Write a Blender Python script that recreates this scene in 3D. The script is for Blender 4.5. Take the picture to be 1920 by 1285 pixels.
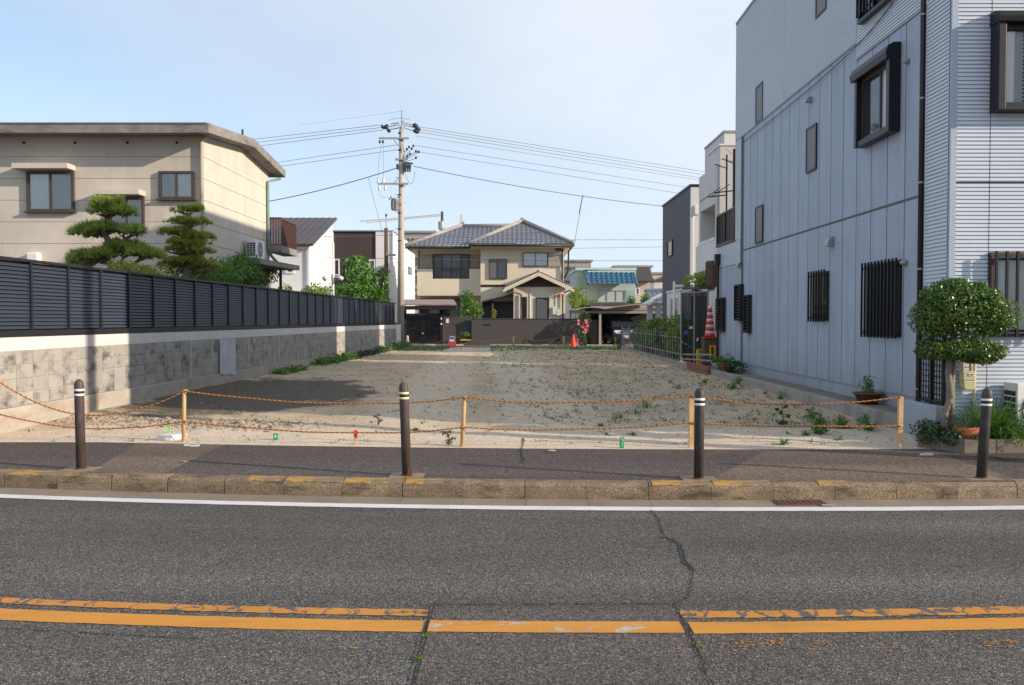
import bpy, math, random
import numpy as np
from mathutils import Vector, noise as mnoise
S = bpy.context.scene
COL = S.collection
for o in list(bpy.data.objects): bpy.data.objects.remove(o)
R = math.radians
# ------------------------------------------------------------------ camera
FPX, CAMZ = 1600.0, 1.75
PITCH = math.atan(42.5 / FPX)
cam = bpy.data.objects.new('camera', bpy.data.cameras.new('camera')); COL.objects.link(cam)
cam.location = (0, 0, CAMZ); cam.rotation_euler = (math.pi / 2 - PITCH, 0, 0)
cam.data.sensor_width = 36; cam.data.lens = 36 * FPX / 1920; cam.data.clip_end = 3000; cam.data.clip_start = .05
S.camera = cam
# ------------------------------------------------------------------ sky, sun, exposure
SUN_EL = R(19.0)
SUN_DIR = Vector((1, -.365, 0)).normalized() * math.cos(SUN_EL) + Vector((0, 0, math.sin(SUN_EL)))
W = bpy.data.worlds.new('World'); S.world = W; W.use_nodes = True
nt = W.node_tree; nt.nodes.clear()
def N(nt, t, **k):
    n = nt.nodes.new(t)
    for a, b in k.items():
        if a.startswith('i_'):
            key = a[2:]; key = int(key) if key.isdigit() else key.replace('_', ' ')
            n.inputs[key].default_value = b
        else: setattr(n, a, b)
    return n
sky = N(nt, 'ShaderNodeTexSky', sky_type='NISHITA', sun_disc=False, sun_elevation=SUN_EL,
        sun_rotation=math.atan2(SUN_DIR.x, SUN_DIR.y), altitude=0, air_density=1.15, dust_density=.3, ozone_density=3.2)
tc = N(nt, 'ShaderNodeTexCoord')
mp = N(nt, 'ShaderNodeMapping'); mp.inputs['Scale'].default_value = (.8, .8, 2.4); mp.inputs['Rotation'].default_value = (0, R(10), R(20))
mp.inputs['Location'].default_value = (5.4, .2, 1.3)
cn = N(nt, 'ShaderNodeTexNoise', i_Scale=1.15, i_Detail=5, i_Roughness=.48, i_Distortion=.35)
cr = N(nt, 'ShaderNodeMapRange', interpolation_type='SMOOTHSTEP'); cr.inputs[1].default_value = .36; cr.inputs[2].default_value = .68
cr.inputs[3].default_value = .26; cr.inputs[4].default_value = .97
mx = N(nt, 'ShaderNodeMixRGB'); mx.inputs[2].default_value = (4.5, 4.8, 5.3, 1)
bg = N(nt, 'ShaderNodeBackground', i_Strength=.15); out = N(nt, 'ShaderNodeOutputWorld')
L = nt.links.new
L(tc.outputs['Generated'], mp.inputs[0]); L(mp.outputs[0], cn.inputs['Vector']); L(cn.outputs['Fac'], cr.inputs[0])
sz = N(nt, 'ShaderNodeSeparateXYZ'); L(tc.outputs['Generated'], sz.inputs[0])
hz = N(nt, 'ShaderNodeMapRange', interpolation_type='SMOOTHSTEP')
for i_, v_ in enumerate((0, .30, .97, 0)): hz.inputs[i_ + 1].default_value = v_
L(sz.outputs[2], hz.inputs[0]); mh = N(nt, 'ShaderNodeMixRGB'); mh.inputs[2].default_value = (3.85, 4.55, 5.5, 1); L(hz.outputs[0], mh.inputs[0])
L(cr.outputs[0], mx.inputs[0]); L(sky.outputs[0], mx.inputs[1]); L(mx.outputs[0], mh.inputs[1]); L(mh.outputs[0], bg.inputs[0]); L(bg.outputs[0], out.inputs[0])
sl = bpy.data.lights.new('sun', 'SUN'); sl.energy = 4.4; sl.angle = R(.55); sl.color = (1, .85, .69)
so = bpy.data.objects.new('sun', sl); COL.objects.link(so); so.rotation_euler = SUN_DIR.to_track_quat('Z', 'Y').to_euler(); so.location = (30, -20, 30)
S.view_settings.view_transform = 'Standard'; S.view_settings.look = 'None'; S.view_settings.exposure = 0.36; S.view_settings.gamma = 1
S.view_settings.use_curve_mapping = False
# ------------------------------------------------------------------ helpers
CP, SP = math.cos(PITCH), math.sin(PITCH)
def ray(u, v):
    a, b = (u - 960) / FPX, (642.5 - v) / FPX
    return Vector((a, CP + b * SP, -SP + b * CP))
def P(u, v, Y):                       # world point seen at photo pixel u,v at distance Y
    d = ray(u, v); return Vector((0, 0, CAMZ)) + d * (Y / d.y)
def PX(u, v, X):
    d = ray(u, v); return Vector((0, 0, CAMZ)) + d * (X / d.x)
def G(u, v, z):                       # world point on the level z
    d = ray(u, v); return Vector((0, 0, CAMZ)) + d * ((z - CAMZ) / d.z)
OFF = {}
def tag(o, label=None, cat=None, group=None, kind=None):
    if label: o['label'] = label
    if cat: o['category'] = cat
    if group: o['group'] = group
    if kind: o['kind'] = kind
    return o
def thing(name, label, cat, loc=(0, 0, 0), group=None):
    o = bpy.data.objects.new(name, None); o.empty_display_size = .2; COL.objects.link(o); o.location = loc
    OFF[o.name] = Vector(loc); return tag(o, label, cat, group)
def copy_tree(o, parent=None):
    c = o.copy(); COL.objects.link(c)
    if parent: c.parent = parent
    for ch in list(o.children): copy_tree(ch, c)
    return c
def mesh_from(name, V, F, mat, smooth=False):
    me = bpy.data.meshes.new(name); me.from_pydata([tuple(v) for v in V], [], F); me.update()
    if mat: me.materials.append(mat)
    if smooth: me.polygons.foreach_set('use_smooth', [True] * len(me.polygons))
    return me
class Fr:                             # a wall plane: x along r, z up, d outwards
    def __init__(s, o, r, n): s.o, s.r, s.n = Vector(o), Vector(r).normalized(), Vector(n).normalized()
    def pt(s, x, z, d=0): return s.o + s.r * x + s.n * d + Vector((0, 0, z))
class MB:
    def __init__(s): s.V, s.F = [], []
    def add(s, vs, fs):
        b = len(s.V); s.V += [Vector(v) for v in vs]; s.F += [tuple(i + b for i in f) for f in fs]; return s
    def hexa(s, p):
        return s.add(p, [(0, 3, 2, 1), (4, 5, 6, 7), (0, 1, 5, 4), (1, 2, 6, 5), (2, 3, 7, 6), (3, 0, 4, 7)])
    def box(s, x0, x1, y0, y1, z0, z1):
        return s.hexa([(x0, y0, z0), (x1, y0, z0), (x1, y1, z0), (x0, y1, z0), (x0, y0, z1), (x1, y0, z1), (x1, y1, z1), (x0, y1, z1)])
    def fb(s, f, x0, x1, z0, z1, d0, d1):
        return s.hexa([f.pt(x0, z0, d1), f.pt(x1, z0, d1), f.pt(x1, z0, d0), f.pt(x0, z0, d0), f.pt(x0, z1, d1), f.pt(x1, z1, d1), f.pt(x1, z1, d0), f.pt(x0, z1, d0)])
    def ring(s, f, x0, x1, z0, z1, w, d0, d1):
        s.fb(f, x0, x1, z0, z0 + w, d0, d1); s.fb(f, x0, x1, z1 - w, z1, d0, d1)
        s.fb(f, x0, x0 + w, z0 + w, z1 - w, d0, d1); s.fb(f, x1 - w, x1, z0 + w, z1 - w, d0, d1); return s
    def prism(s, pts, ext):           # closed polygon swept by ext
        n = len(pts); e = Vector(ext); p = [Vector(q) for q in pts]
        return s.add(p + [q + e for q in p], [tuple(range(n))[::-1], tuple(range(n, 2 * n))] + [(i, (i + 1) % n, n + (i + 1) % n, n + i) for i in range(n)])
    def tube(s, pts, r, seg=8, cap=True):
        pts = [Vector(p) for p in pts]; n = len(pts); rs = r if isinstance(r, (list, tuple)) else [r] * n
        rings = []; prev = None
        for i, p in enumerate(pts):
            t = (pts[min(i + 1, n - 1)] - pts[max(i - 1, 0)]).normalized()
            a = prev if prev is not None else (Vector((0, 0, 1)) if abs(t.z) < .9 else Vector((1, 0, 0)))
            x = (a - t * a.dot(t)).normalized(); prev = x; y = t.cross(x)
            rings.append([p + (x * math.cos(k * 2 * math.pi / seg) + y * math.sin(k * 2 * math.pi / seg)) * rs[i] for k in range(seg)])
        vs = [q for rg in rings for q in rg]; fs = []
        for i in range(n - 1):
            for k in range(seg):
                k2 = (k + 1) % seg; fs.append((i * seg + k, i * seg + k2, (i + 1) * seg + k2, (i + 1) * seg + k))
        if cap: fs += [tuple(range(seg))[::-1], tuple(range((n - 1) * seg, n * seg))]
        return s.add(vs, fs)
    def lathe(s, c, prof, seg=20):
        c = Vector(c); vs = []; fs = []; n = len(prof)
        for (r, z) in prof:
            for k in range(seg):
                a = k * 2 * math.pi / seg; vs.append(c + Vector((r * math.cos(a), r * math.sin(a), z)))
        for i in range(n - 1):
            for k in range(seg):
                k2 = (k + 1) % seg; fs.append((i * seg + k, i * seg + k2, (i + 1) * seg + k2, (i + 1) * seg + k))
        fs += [tuple(range(seg))[::-1], tuple(range((n - 1) * seg, n * seg))]
        return s.add(vs, fs)
    def build(s, name, mat, parent=None, smooth=False, bev=0, kind=None, label=None, cat=None, group=None):
        if parent is None:
            xs = [v.x for v in s.V]; ys = [v.y for v in s.V]; zs = [v.z for v in s.V]
            off = Vector(((min(xs) + max(xs)) / 2, (min(ys) + max(ys)) / 2, min(zs)))
        else: off = OFF[parent.name]
        me = mesh_from(name, [v - off for v in s.V], s.F, mat, smooth)
        o = bpy.data.objects.new(name, me); COL.objects.link(o)
        if parent is None: o.location = off
        else: o.parent = parent
        OFF[o.name] = off
        if bev:
            m = o.modifiers.new('bevel', 'BEVEL'); m.width = bev; m.segments = 2; m.limit_method = 'ANGLE'
        return tag(o, label, cat, group, kind)
def npmesh(name, V, Q, mat, parent=None, kind=None, off=None, smooth=False, **k):
    V = np.asarray(V, dtype=np.float32); Q = np.asarray(Q, dtype=np.int32)
    off = np.array(OFF[parent.name]) if parent is not None else (np.array(off) if off is not None else np.array([V[:, 0].mean(), V[:, 1].mean(), V[:, 2].min()]))
    me = bpy.data.meshes.new(name); me.vertices.add(len(V)); me.vertices.foreach_set('co', (V - off).astype(np.float32).ravel())
    m = Q.shape[1]; me.loops.add(Q.size); me.loops.foreach_set('vertex_index', Q.ravel())
    me.polygons.add(len(Q)); me.polygons.foreach_set('loop_start', np.arange(0, Q.size, m, dtype=np.int32))
    me.update(calc_edges=True); me.validate()
    if smooth: me.polygons.foreach_set('use_smooth', [True] * len(me.polygons))
    me.materials.append(mat)
    o = bpy.data.objects.new(name, me); COL.objects.link(o)
    if parent is not None: o.parent = parent
    else: o.location = off
    OFF[o.name] = Vector(off)
    return tag(o, k.get('label'), k.get('cat'), k.get('group'), kind)
# ------------------------------------------------------------------ materials
def newmat(name):
    m = bpy.data.materials.new(name); m.use_nodes = True; t = m.node_tree; t.nodes.clear()
    o = N(t, 'ShaderNodeOutputMaterial'); b = N(t, 'ShaderNodeBsdfPrincipled'); t.links.new(b.outputs[0], o.inputs[0])
    return m, t, b, o
def mapr(t, src, a, b, c, d, smooth=False):
    n = N(t, 'ShaderNodeMapRange', interpolation_type='SMOOTHSTEP' if smooth else 'LINEAR')
    for i, v in enumerate((a, b, c, d)): n.inputs[i + 1].default_value = v
    t.links.new(src, n.inputs[0]); return n.outputs[0]
def mul(t, a, b):
    n = N(t, 'ShaderNodeVectorMath', operation='MULTIPLY'); t.links.new(a, n.inputs[0])
    if isinstance(b, (int, float)): n.inputs[1].default_value = (b, b, b)
    else: t.links.new(b, n.inputs[1])
    return n.outputs[0]
def mixc(t, fac, a, b):
    n = N(t, 'ShaderNodeMixRGB')
    for i, x in ((0, fac), (1, a), (2, b)):
        if isinstance(x, (int, float)): n.inputs[i].default_value = x
        elif isinstance(x, tuple): n.inputs[i].default_value = (*x, 1)
        else: t.links.new(x, n.inputs[i])
    return n.outputs[0]
def noi(t, vec, scale, detail=5, rough=.55, dist=0):
    n = N(t, 'ShaderNodeTexNoise', i_Scale=scale, i_Detail=detail, i_Roughness=rough, i_Distortion=dist)
    t.links.new(vec, n.inputs['Vector']); return n.outputs['Fac']
def stretch(t, vec, sx, sy, sz):
    n = N(t, 'ShaderNodeMapping'); n.inputs['Scale'].default_value = (sx, sy, sz); t.links.new(vec, n.inputs[0]); return n.outputs[0]
def bumpn(t, b, h, strength, dist=.01):
    n = N(t, 'ShaderNodeBump', i_Strength=strength, i_Distance=dist); t.links.new(h, n.inputs['Height']); t.links.new(n.outputs[0], b.inputs['Normal'])
def M(name, col, rough=.75, var=.14, vs=2.5, bump=.2, bs=70, metal=0, rand=0, stain=None, fine=.1, spec=.4, grime=None):
    m, t, b, o = newmat(name); tcn = N(t, 'ShaderNodeTexCoord'); v = tcn.outputs['Object']
    if rand:
        oi = N(t, 'ShaderNodeObjectInfo'); va = N(t, 'ShaderNodeVectorMath', operation='ADD'); t.links.new(v, va.inputs[0]); t.links.new(oi.outputs['Location'], va.inputs[1]); v = va.outputs[0]
    c = N(t, 'ShaderNodeRGB'); c.outputs[0].default_value = (*col, 1); cur = c.outputs[0]
    if var: cur = mul(t, cur, mapr(t, noi(t, v, vs, 6, .6), .25, .75, 1 - var, 1 + var))
    if fine: cur = mul(t, cur, mapr(t, noi(t, v, bs, 3, .6), .3, .7, 1 - fine, 1 + fine))
    if rand:
        cur = mul(t, cur, mapr(t, oi.outputs['Random'], 0, 1, 1 - rand, 1 + rand))
    if stain:                          # (colour, amount, (sx,sy,sz))
        f = mapr(t, noi(t, stretch(t, v, *stain[2]), 1, 6, .65), .48, .72, 0, stain[1], True); cur = mixc(t, f, cur, stain[0])
    if grime:                          # splash dirt with a ragged edge above the ground
        sz_ = N(t, 'ShaderNodeSeparateXYZ'); t.links.new(v, sz_.inputs[0]); ad_ = N(t, 'ShaderNodeMath', operation='MULTIPLY_ADD'); t.links.new(noi(t, stretch(t, v, 3, 3, .8), 1, 6, .7), ad_.inputs[0]); ad_.inputs[1].default_value = 2.4; t.links.new(sz_.outputs[2], ad_.inputs[2])
        cur = mixc(t, mapr(t, ad_.outputs[0], grime[2] * .75, grime[2] * 1.6, grime[1], 0, True), cur, grime[0])
    t.links.new(cur, b.inputs['Base Color']); b.inputs['Roughness'].default_value = rough; b.inputs['Metallic'].default_value = metal
    b.inputs['Specular IOR Level'].default_value = spec
    if bump: bumpn(t, b, noi(t, v, bs, 4, .6), bump, .006)
    return m
def leafmat(name, col, col2, trans=.3, rough=.45, spec=.4):
    m, t, b, o = newmat(name); g = N(t, 'ShaderNodeNewGeometry')
    c = mixc(t, g.outputs['Random Per Island'], col, col2)
    t.links.new(c, b.inputs['Base Color']); b.inputs['Roughness'].default_value = rough; b.inputs['Specular IOR Level'].default_value = spec
    tr = N(t, 'ShaderNodeBsdfTranslucent'); t.links.new(mul(t, c, 1.5), tr.inputs[0])
    ms = N(t, 'ShaderNodeMixShader', i_0=trans); t.links.new(b.outputs[0], ms.inputs[1]); t.links.new(tr.outputs[0], ms.inputs[2])
    t.links.new(ms.outputs[0], o.inputs[0]); return m
def glassmat(name, tint=(.95, .97, .97), refl=.12):
    m, t, b, o = newmat(name); tr = N(t, 'ShaderNodeBsdfTransparent', i_Color=(*tint, 1)); g = N(t, 'ShaderNodeBsdfGlossy', i_Roughness=.02)
    fr = N(t, 'ShaderNodeFresnel', i_IOR=1.5); f = mapr(t, fr.outputs[0], 0, 1, refl * .5, 1)
    ms = N(t, 'ShaderNodeMixShader'); t.links.new(f, ms.inputs[0]); t.links.new(tr.outputs[0], ms.inputs[1]); t.links.new(g.outputs[0], ms.inputs[2])
    t.links.new(ms.outputs[0], o.inputs[0]); return m
def asphalt(name, base, lo, hi, stone, sc=150, patch=.16, bump=.42):
    m, t, b, o = newmat(name); v = N(t, 'ShaderNodeTexCoord').outputs['Object']
    vo = N(t, 'ShaderNodeTexVoronoi', i_Scale=sc); t.links.new(v, vo.inputs['Vector'])
    sep = N(t, 'ShaderNodeSeparateColor'); t.links.new(vo.outputs['Color'], sep.inputs[0])
    k = mapr(t, sep.outputs[0], 0, 1, lo, hi)
    c = N(t, 'ShaderNodeRGB'); c.outputs[0].default_value = (*base, 1); cur = mul(t, c.outputs[0], k)
    cur = mixc(t, mapr(t, sep.outputs[1], .86, .95, 0, .9), cur, stone)
    cur = mul(t, cur, mapr(t, noi(t, v, sc * .22, 3, .6), .3, .7, .6, 1.4))
    cur = mul(t, cur, mapr(t, noi(t, stretch(t, v, .25, 1, 1), 1.1, 5, .6), .3, .7, 1 - patch, 1 + patch))
    cur = mul(t, cur, mapr(t, noi(t, v, 9, 4, .6), .3, .7, .9, 1.1))
    cur = mul(t, cur, mapr(t, noi(t, stretch(t, v, .03, .85, 1), 1, 3, .5), .3, .7, .74, 1.30))
    cur = mixc(t, mapr(t, noi(t, stretch(t, v, .5, 1, 1), 1.7, 6, .7), .58, .74, 0, .5, True), cur, tuple(x * .5 for x in base))
    t.links.new(cur, b.inputs['Base Color']); b.inputs['Roughness'].default_value = .82; b.inputs['Specular IOR Level'].default_value = .35
    bumpn(t, b, vo.outputs['Distance'], bump, .006); return m
def paint(name, col, under, wear=.5, crack=True, sc=9):
    m, t, b, o = newmat(name); v = N(t, 'ShaderNodeTexCoord').outputs['Object']
    f = mapr(t, noi(t, stretch(t, v, .7, 1.6, 1), sc, 8, .72), wear, wear + .05, 0, 1, True)
    cur = mixc(t, mapr(t, noi(t, v, 60, 4, .7), .3, .7, 0, .45), col, tuple(x * .62 for x in col)); cur = mixc(t, mapr(t, noi(t, stretch(t, v, .6, 2, 1), 3, 6, .7), .42, .72, 0, .5, True), cur, tuple(x * .55 for x in col))
    if crack:
        vo = N(t, 'ShaderNodeTexVoronoi', feature='DISTANCE_TO_EDGE', i_Scale=6.5)
        nv = N(t, 'ShaderNodeTexNoise', i_Scale=14, i_Detail=4); t.links.new(v, nv.inputs['Vector'])
        ad = N(t, 'ShaderNodeVectorMath', operation='MULTIPLY_ADD'); t.links.new(nv.outputs['Color'], ad.inputs[0]); ad.inputs[1].default_value = (.16, .10, 0); t.links.new(stretch(t, v, 1, .45, 1), ad.inputs[2])
        t.links.new(ad.outputs[0], vo.inputs['Vector'])
        g = mapr(t, vo.outputs['Distance'], .02, .055, 1, 0, True)
        mxn = N(t, 'ShaderNodeMath', operation='MAXIMUM'); t.links.new(f, mxn.inputs[0]); t.links.new(g, mxn.inputs[1]); f = mxn.outputs[0]
    gr = mul(t, mixc(t, noi(t, v, 150, 2), tuple(x * .5 for x in under), tuple(x * 1.6 for x in under)), 1.0)
    cur = mixc(t, f, cur, gr)
    t.links.new(cur, b.inputs['Base Color']); b.inputs['Roughness'].default_value = .7
    bumpn(t, b, noi(t, v, 130, 3), .5, .004); return m
MT = dict(
    concrete=M('concrete', (.33, .31, .28), .9, .18, 2, .35, 60, stain=((.16, .15, .13), .6, (3, 3, .6))),
    conc_dark=M('weathered_concrete', (.235, .22, .20), .92, .25, 3.2, .8, 32, stain=((.10, .09, .08), .7, (1.2, 1.2, 3))),
    kerb=M('kerb_concrete', (.225, .165, .105), .92, .32, 4, .9, 75, rand=.08, fine=.6, stain=((.062, .046, .026), .9, (3, 8, 10))),
    gutter=M('gutter_concrete', (.235, .19, .14), .92, .2, 2, .5, 110, rand=.05, fine=.25),
    block=M('block', (.34, .315, .28), .92, .2, 2.5, .5, 55, rand=.05, stain=((.075, .068, .06), .92, (2.6, 2.6, 4.2))),
    block_top=M('block_top', (.62, .59, .56), .9, .04, 2, .3, 60, rand=.03, stain=((.50, .47, .44), .3, (4, 4, 1))),
    mortar=M('mortar', (.42, .395, .35), .95, .15, 3, .4, 50),
    footing=M('footing', (.40, .36, .30), .9, .2, 1.5, .4, 40, stain=((.27, .19, .11), .6, (1.5, 1.5, 2.5))),
    slat=M('fence_slat', (.030, .038, .054), .5, .1, 1, 0, 60, rand=.1, spec=.3),
    fence=M('fence_frame', (.016, .017, .02), .42, .05, 1, 0, 60),
    panel=M('panel_paint', (.375, .43, .525), .62, .07, 1.2, .06, 30, rand=.035, stain=((.26, .30, .37), .5, (5, 5, .28)), grime=((.27, .27, .27), .55, 1.5)),
    metal_siding=M('siding_metal', (.555, .605, .67), .42, .05, 1.0, 0, 60, spec=.5, fine=.03),
    seam=M('seam_sealant', (.12, .125, .13), .8, 0, 1, 0, 60, fine=0),
    brown=M('brown_metal', (.028, .018, .016), .4, .08, 2, 0, 60),
    black=M('black_metal', (.012, .012, .014), .42, .08, 2, 0, 60),
    alu=M('aluminium', (.36, .36, .36), .42, .06, 2, 0, 60, metal=.6),
    white=M('white_paint', (.74, .73, .71), .6, .06, 2, .05, 60),
    white_wall=M('white_wall', (.70, .68, .66), .8, .06, .8, .1, 80),
    white_siding=M('white_siding', (.60, .58, .56), .75, .06, .8, .1, 80),
    beige=M('beige_wall', (.58, .52, .44), .88, .1, 1.2, .5, 90, stain=((.42, .37, .31), .4, (1.8, 1.8, .3))),
    cream=M('cream_wall', (.70, .62, .47), .88, .07, 1, .3, 90),
    winbrown=M('bronze_frame', (.07, .048, .038), .45, .1, 2, 0, 60),
    curtain=M('curtain', (.76, .76, .74), .9, .05, 2, .1, 60),
    curtain_grey=M('grey_curtain', (.34, .33, .31), .9, .1, 2, .1, 60),
    shutter=M('shutter_metal', (.34, .29, .25), .6, .06, 2, 0, 60),
    dark=M('dark_and_unlit', (.018, .018, .02), .9, .1, 2, 0, 60),  # near-black: stands in for unlit depth in window and garage, plain dark elsewhere
    charcoal=M('charcoal_wall', (.078, .069, .066), .8, .1, 1, .25, 60),
    darkbrown=M('dark_brown_siding', (.06, .047, .042), .75, .06, 1, .1, 60),
    darkgrey=M('dark_grey_siding', (.105, .108, .118), .8, .06, 1, .15, 60),
    tile=M('roof_tile', (.165, .18, .215), .38, .16, 3, .1, 60, spec=.6),
    tile_cap_sunlit=M('roof_cap', (.34, .31, .29), .6, .12, 3, .1, 60),  # paler than the tiles: sunlight on hips and ridges painted into the colour
    tile_blue=M('blue_tile', (.03, .115, .20), .55, .14, 3, .05, 60, spec=.6),
    teal=M('teal_wall', (.34, .47, .45), .8, .08, 1, .1, 60),
    teal_light=M('pale_teal', (.45, .55, .50), .7, .06, 1, .1, 60),
    metal_roof=M('metal_roof', (.085, .07, .075), .45, .1, 2, 0, 60),
    pinkroof=M('pink_brown_roof', (.30, .225, .21), .6, .08, 2, 0, 60),
    brick_beige=M('far_beige', (.55, .44, .34), .85, .08, 1, .1, 60),
    far=M('far_apartment', (.36, .33, .31), .85, .08, 1, .1, 60),
    wood=M('stake_wood', (.62, .40, .19), .75, .2, 12, .3, 90, stain=((.36, .2, .08), .5, (40, 40, 3))),
    oldwood=M('old_wood', (.10, .07, .05), .85, .25, 8, .4, 60),
    bollard=M('bollard_brown', (.072, .052, .046), .55, .2, 6, .15, 120, fine=.25, stain=((.15, .125, .11), .55, (22, 22, 6))),
    bollard_dark=M('bollard_dark', (.046, .042, .04), .55, .2, 6, .15, 120, fine=.25, stain=((.11, .10, .09), .5, (22, 22, 6))),
    band=M('band_white', (.80, .78, .72), .5, .08, 20, 0, 60),
    band_y=M('band_cream', (.78, .68, .36), .5, .08, 20, 0, 60),
    rope_o=M('rope_orange', (.56, .22, .045), .8, .3, 30, .3, 200),
    rope_k=M('rope_dark', (.10, .06, .025), .7, .15, 30, .3, 200),
    pole=M('pole_concrete', (.42, .37, .31), .88, .12, 2, .2, 60),
    steel=M('galvanised', (.34, .35, .36), .5, .1, 4, 0, 60, metal=.3),
    wire=M('wire_black', (.05, .05, .055), .7, 0, 1, 0, 60, fine=0),
    wire_l=M('wire_grey', (.16, .17, .19), .7, 0, 1, 0, 60, fine=0),
    porcelain=M('porcelain', (.66, .66, .64), .3, .05, 3, 0, 60),
    terracotta=M('terracotta', (.52, .16, .06), .75, .12, 6, .2, 80),
    plastic_dark=M('dark_pot', (.05, .045, .045), .6, .1, 6, 0, 80),
    pot_brown=M('brown_pot', (.16, .075, .045), .7, .15, 6, .1, 80),
    cone=M('cone_orange', (.80, .055, .012), .5, .06, 6, 0, 80),
    cone_r=M('cone_red', (.60, .045, .03), .5, .06, 6, 0, 80),
    yellow=M('yellow_plastic', (.75, .42, .02), .5, .08, 6, 0, 80),
    green_p=M('green_label', (.01, .30, .14), .5, .06, 6, 0, 80),
    lime=M('lime_tape', (.12, .62, .06), .5, .06, 6, 0, 80),
    red=M('red_tape', (.68, .02, .015), .5, .06, 6, 0, 80),
    blue=M('blue_paint', (.03, .13, .55), .5, .06, 6, 0, 80),
    meter=M('meter_cream', (.58, .52, .30), .55, .06, 6, 0, 80),
    bark=M('bark', (.17, .135, .10), .92, .3, 9, .9, 30),
    bark_pale=M('pale_bark', (.23, .19, .15), .92, .3, 12, .9, 40),
    soil=M('planter_soil', (.05, .04, .03), .95, .3, 12, .8, 60),
    stone=M('stone', (.26, .21, .16), .92, .25, 20, .3, 90, rand=.2),
    ground=M('yard_soil', (.20, .17, .13), .95, .25, .6, .4, 20),
    rust=M('rust', (.11, .055, .035), .9, .25, 6, .4, 60),
    brick_red=M('brick_red', (.27, .11, .075), .85, .15, 8, .2, 80),
    awning=M('awning_sheet', (.36, .33, .29), .55, .08, 2, 0, 60),
    carpaint=M('navy_car_paint', (.012, .018, .045), .2, .04, 2, 0, 60, spec=.7),
    carpaint_b=M('pale_blue_car_paint', (.36, .43, .52), .25, .04, 2, 0, 60, spec=.7),
    tyre=M('tyre', (.02, .02, .02), .9, .1, 6, 0, 60),
    lens=M('headlight_lens', (.72, .74, .78), .15, .05, 6, 0, 60, spec=.8),
    net=M('black_net', (.022, .022, .02), .9, .4, 6, .3, 60),
    copper=M('verdigris_pipe', (.17, .29, .24), .7, .25, 6, .1, 60, stain=((.30, .15, .06), .7, (2, 2, 1.2))),
    pipe_beige=M('beige_pipe', (.55, .48, .36), .6, .12, 4, .1, 60, stain=((.28, .13, .05), .7, (2, 2, 1.5))),
    rail_brown=M('brown_rail', (.10, .05, .035), .55, .15, 3, 0, 60),
    flower=M('pink_petal', (.75, .16, .22), .6, .15, 30, 0, 60),
    flower_y=M('yellow_petal', (.75, .45, .03), .6, .15, 30, 0, 60),
    glass=glassmat('window_glass'),
)
def darkglass(name, col, rough=.04):
    m = M(name, col, rough, .05, 1, 0, 60, spec=.8, fine=0); return m
MT['dglass'] = darkglass('dark_glass', (.035, .04, .045))
MT['frost'] = darkglass('frosted_glass', (.13, .125, .12), .5)
MT['frost_w'] = darkglass('white_frosted_glass', (.5, .52, .52), .2)
LF = dict(
    pine=leafmat('pine_needles', (.17, .23, .05), (.36, .42, .10), .48, .5),
    maki=leafmat('podocarp_leaves', (.16, .21, .04), (.42, .43, .085), .48, .5),
    bright=leafmat('bright_leaves', (.055, .15, .02), (.13, .26, .04), .3),
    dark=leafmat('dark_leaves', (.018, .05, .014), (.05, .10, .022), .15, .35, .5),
    gloss=leafmat('glossy_leaves', (.028, .085, .013), (.14, .23, .03), .22, .34, .5),
    lime=leafmat('lime_leaves', (.12, .20, .03), (.21, .27, .05), .35),
    weed=leafmat('weed_leaves', (.06, .16, .025), (.14, .25, .055), .25),
    blue=leafmat('bluish_leaves', (.10, .16, .13), (.16, .21, .16), .2),
    dry=leafmat('dry_grass', (.15, .12, .05), (.10, .13, .04), .2),
)
ROAD = asphalt('road_asphalt', (.072, .066, .059), .15, 1.95, (.34, .31, .26), 165)
PATCHM = asphalt('patch_asphalt', (.074, .063, .057), .25, 1.85, (.30, .25, .21), 165, .08)
PAVE = asphalt('pavement_asphalt', (.064, .052, .046), .3, 1.95, (.26, .20, .15), 120, .1, .7)
PAVE2 = asphalt('pavement_patch', (.112, .084, .064), .4, 1.75, (.30, .22, .16), 110, .1, .7)
BACKROAD = asphalt('back_road_asphalt', (.17, .15, .13), .7, 1.3, (.22, .2, .18), 60, .1, .3)
WHITEP = paint('white_road_paint', (.78, .75, .73), (.11, .10, .095), .66, False, 12)
YELP = paint('yellow_road_paint', (.66, .285, .035), (.11, .10, .095), .64, False, 10)
YELP_CHIP = paint('chipped_yellow_paint', (.66, .285, .035), (.42, .40, .38), .56, False, 5)
YELP_OLD = paint('cracked_yellow_paint', (.60, .25, .035), (.09, .085, .08), .60, True, 13)
KERBYEL = paint('kerb_yellow_paint', (.47, .26, .05), (.19, .14, .09), .47, False, 9)
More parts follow.
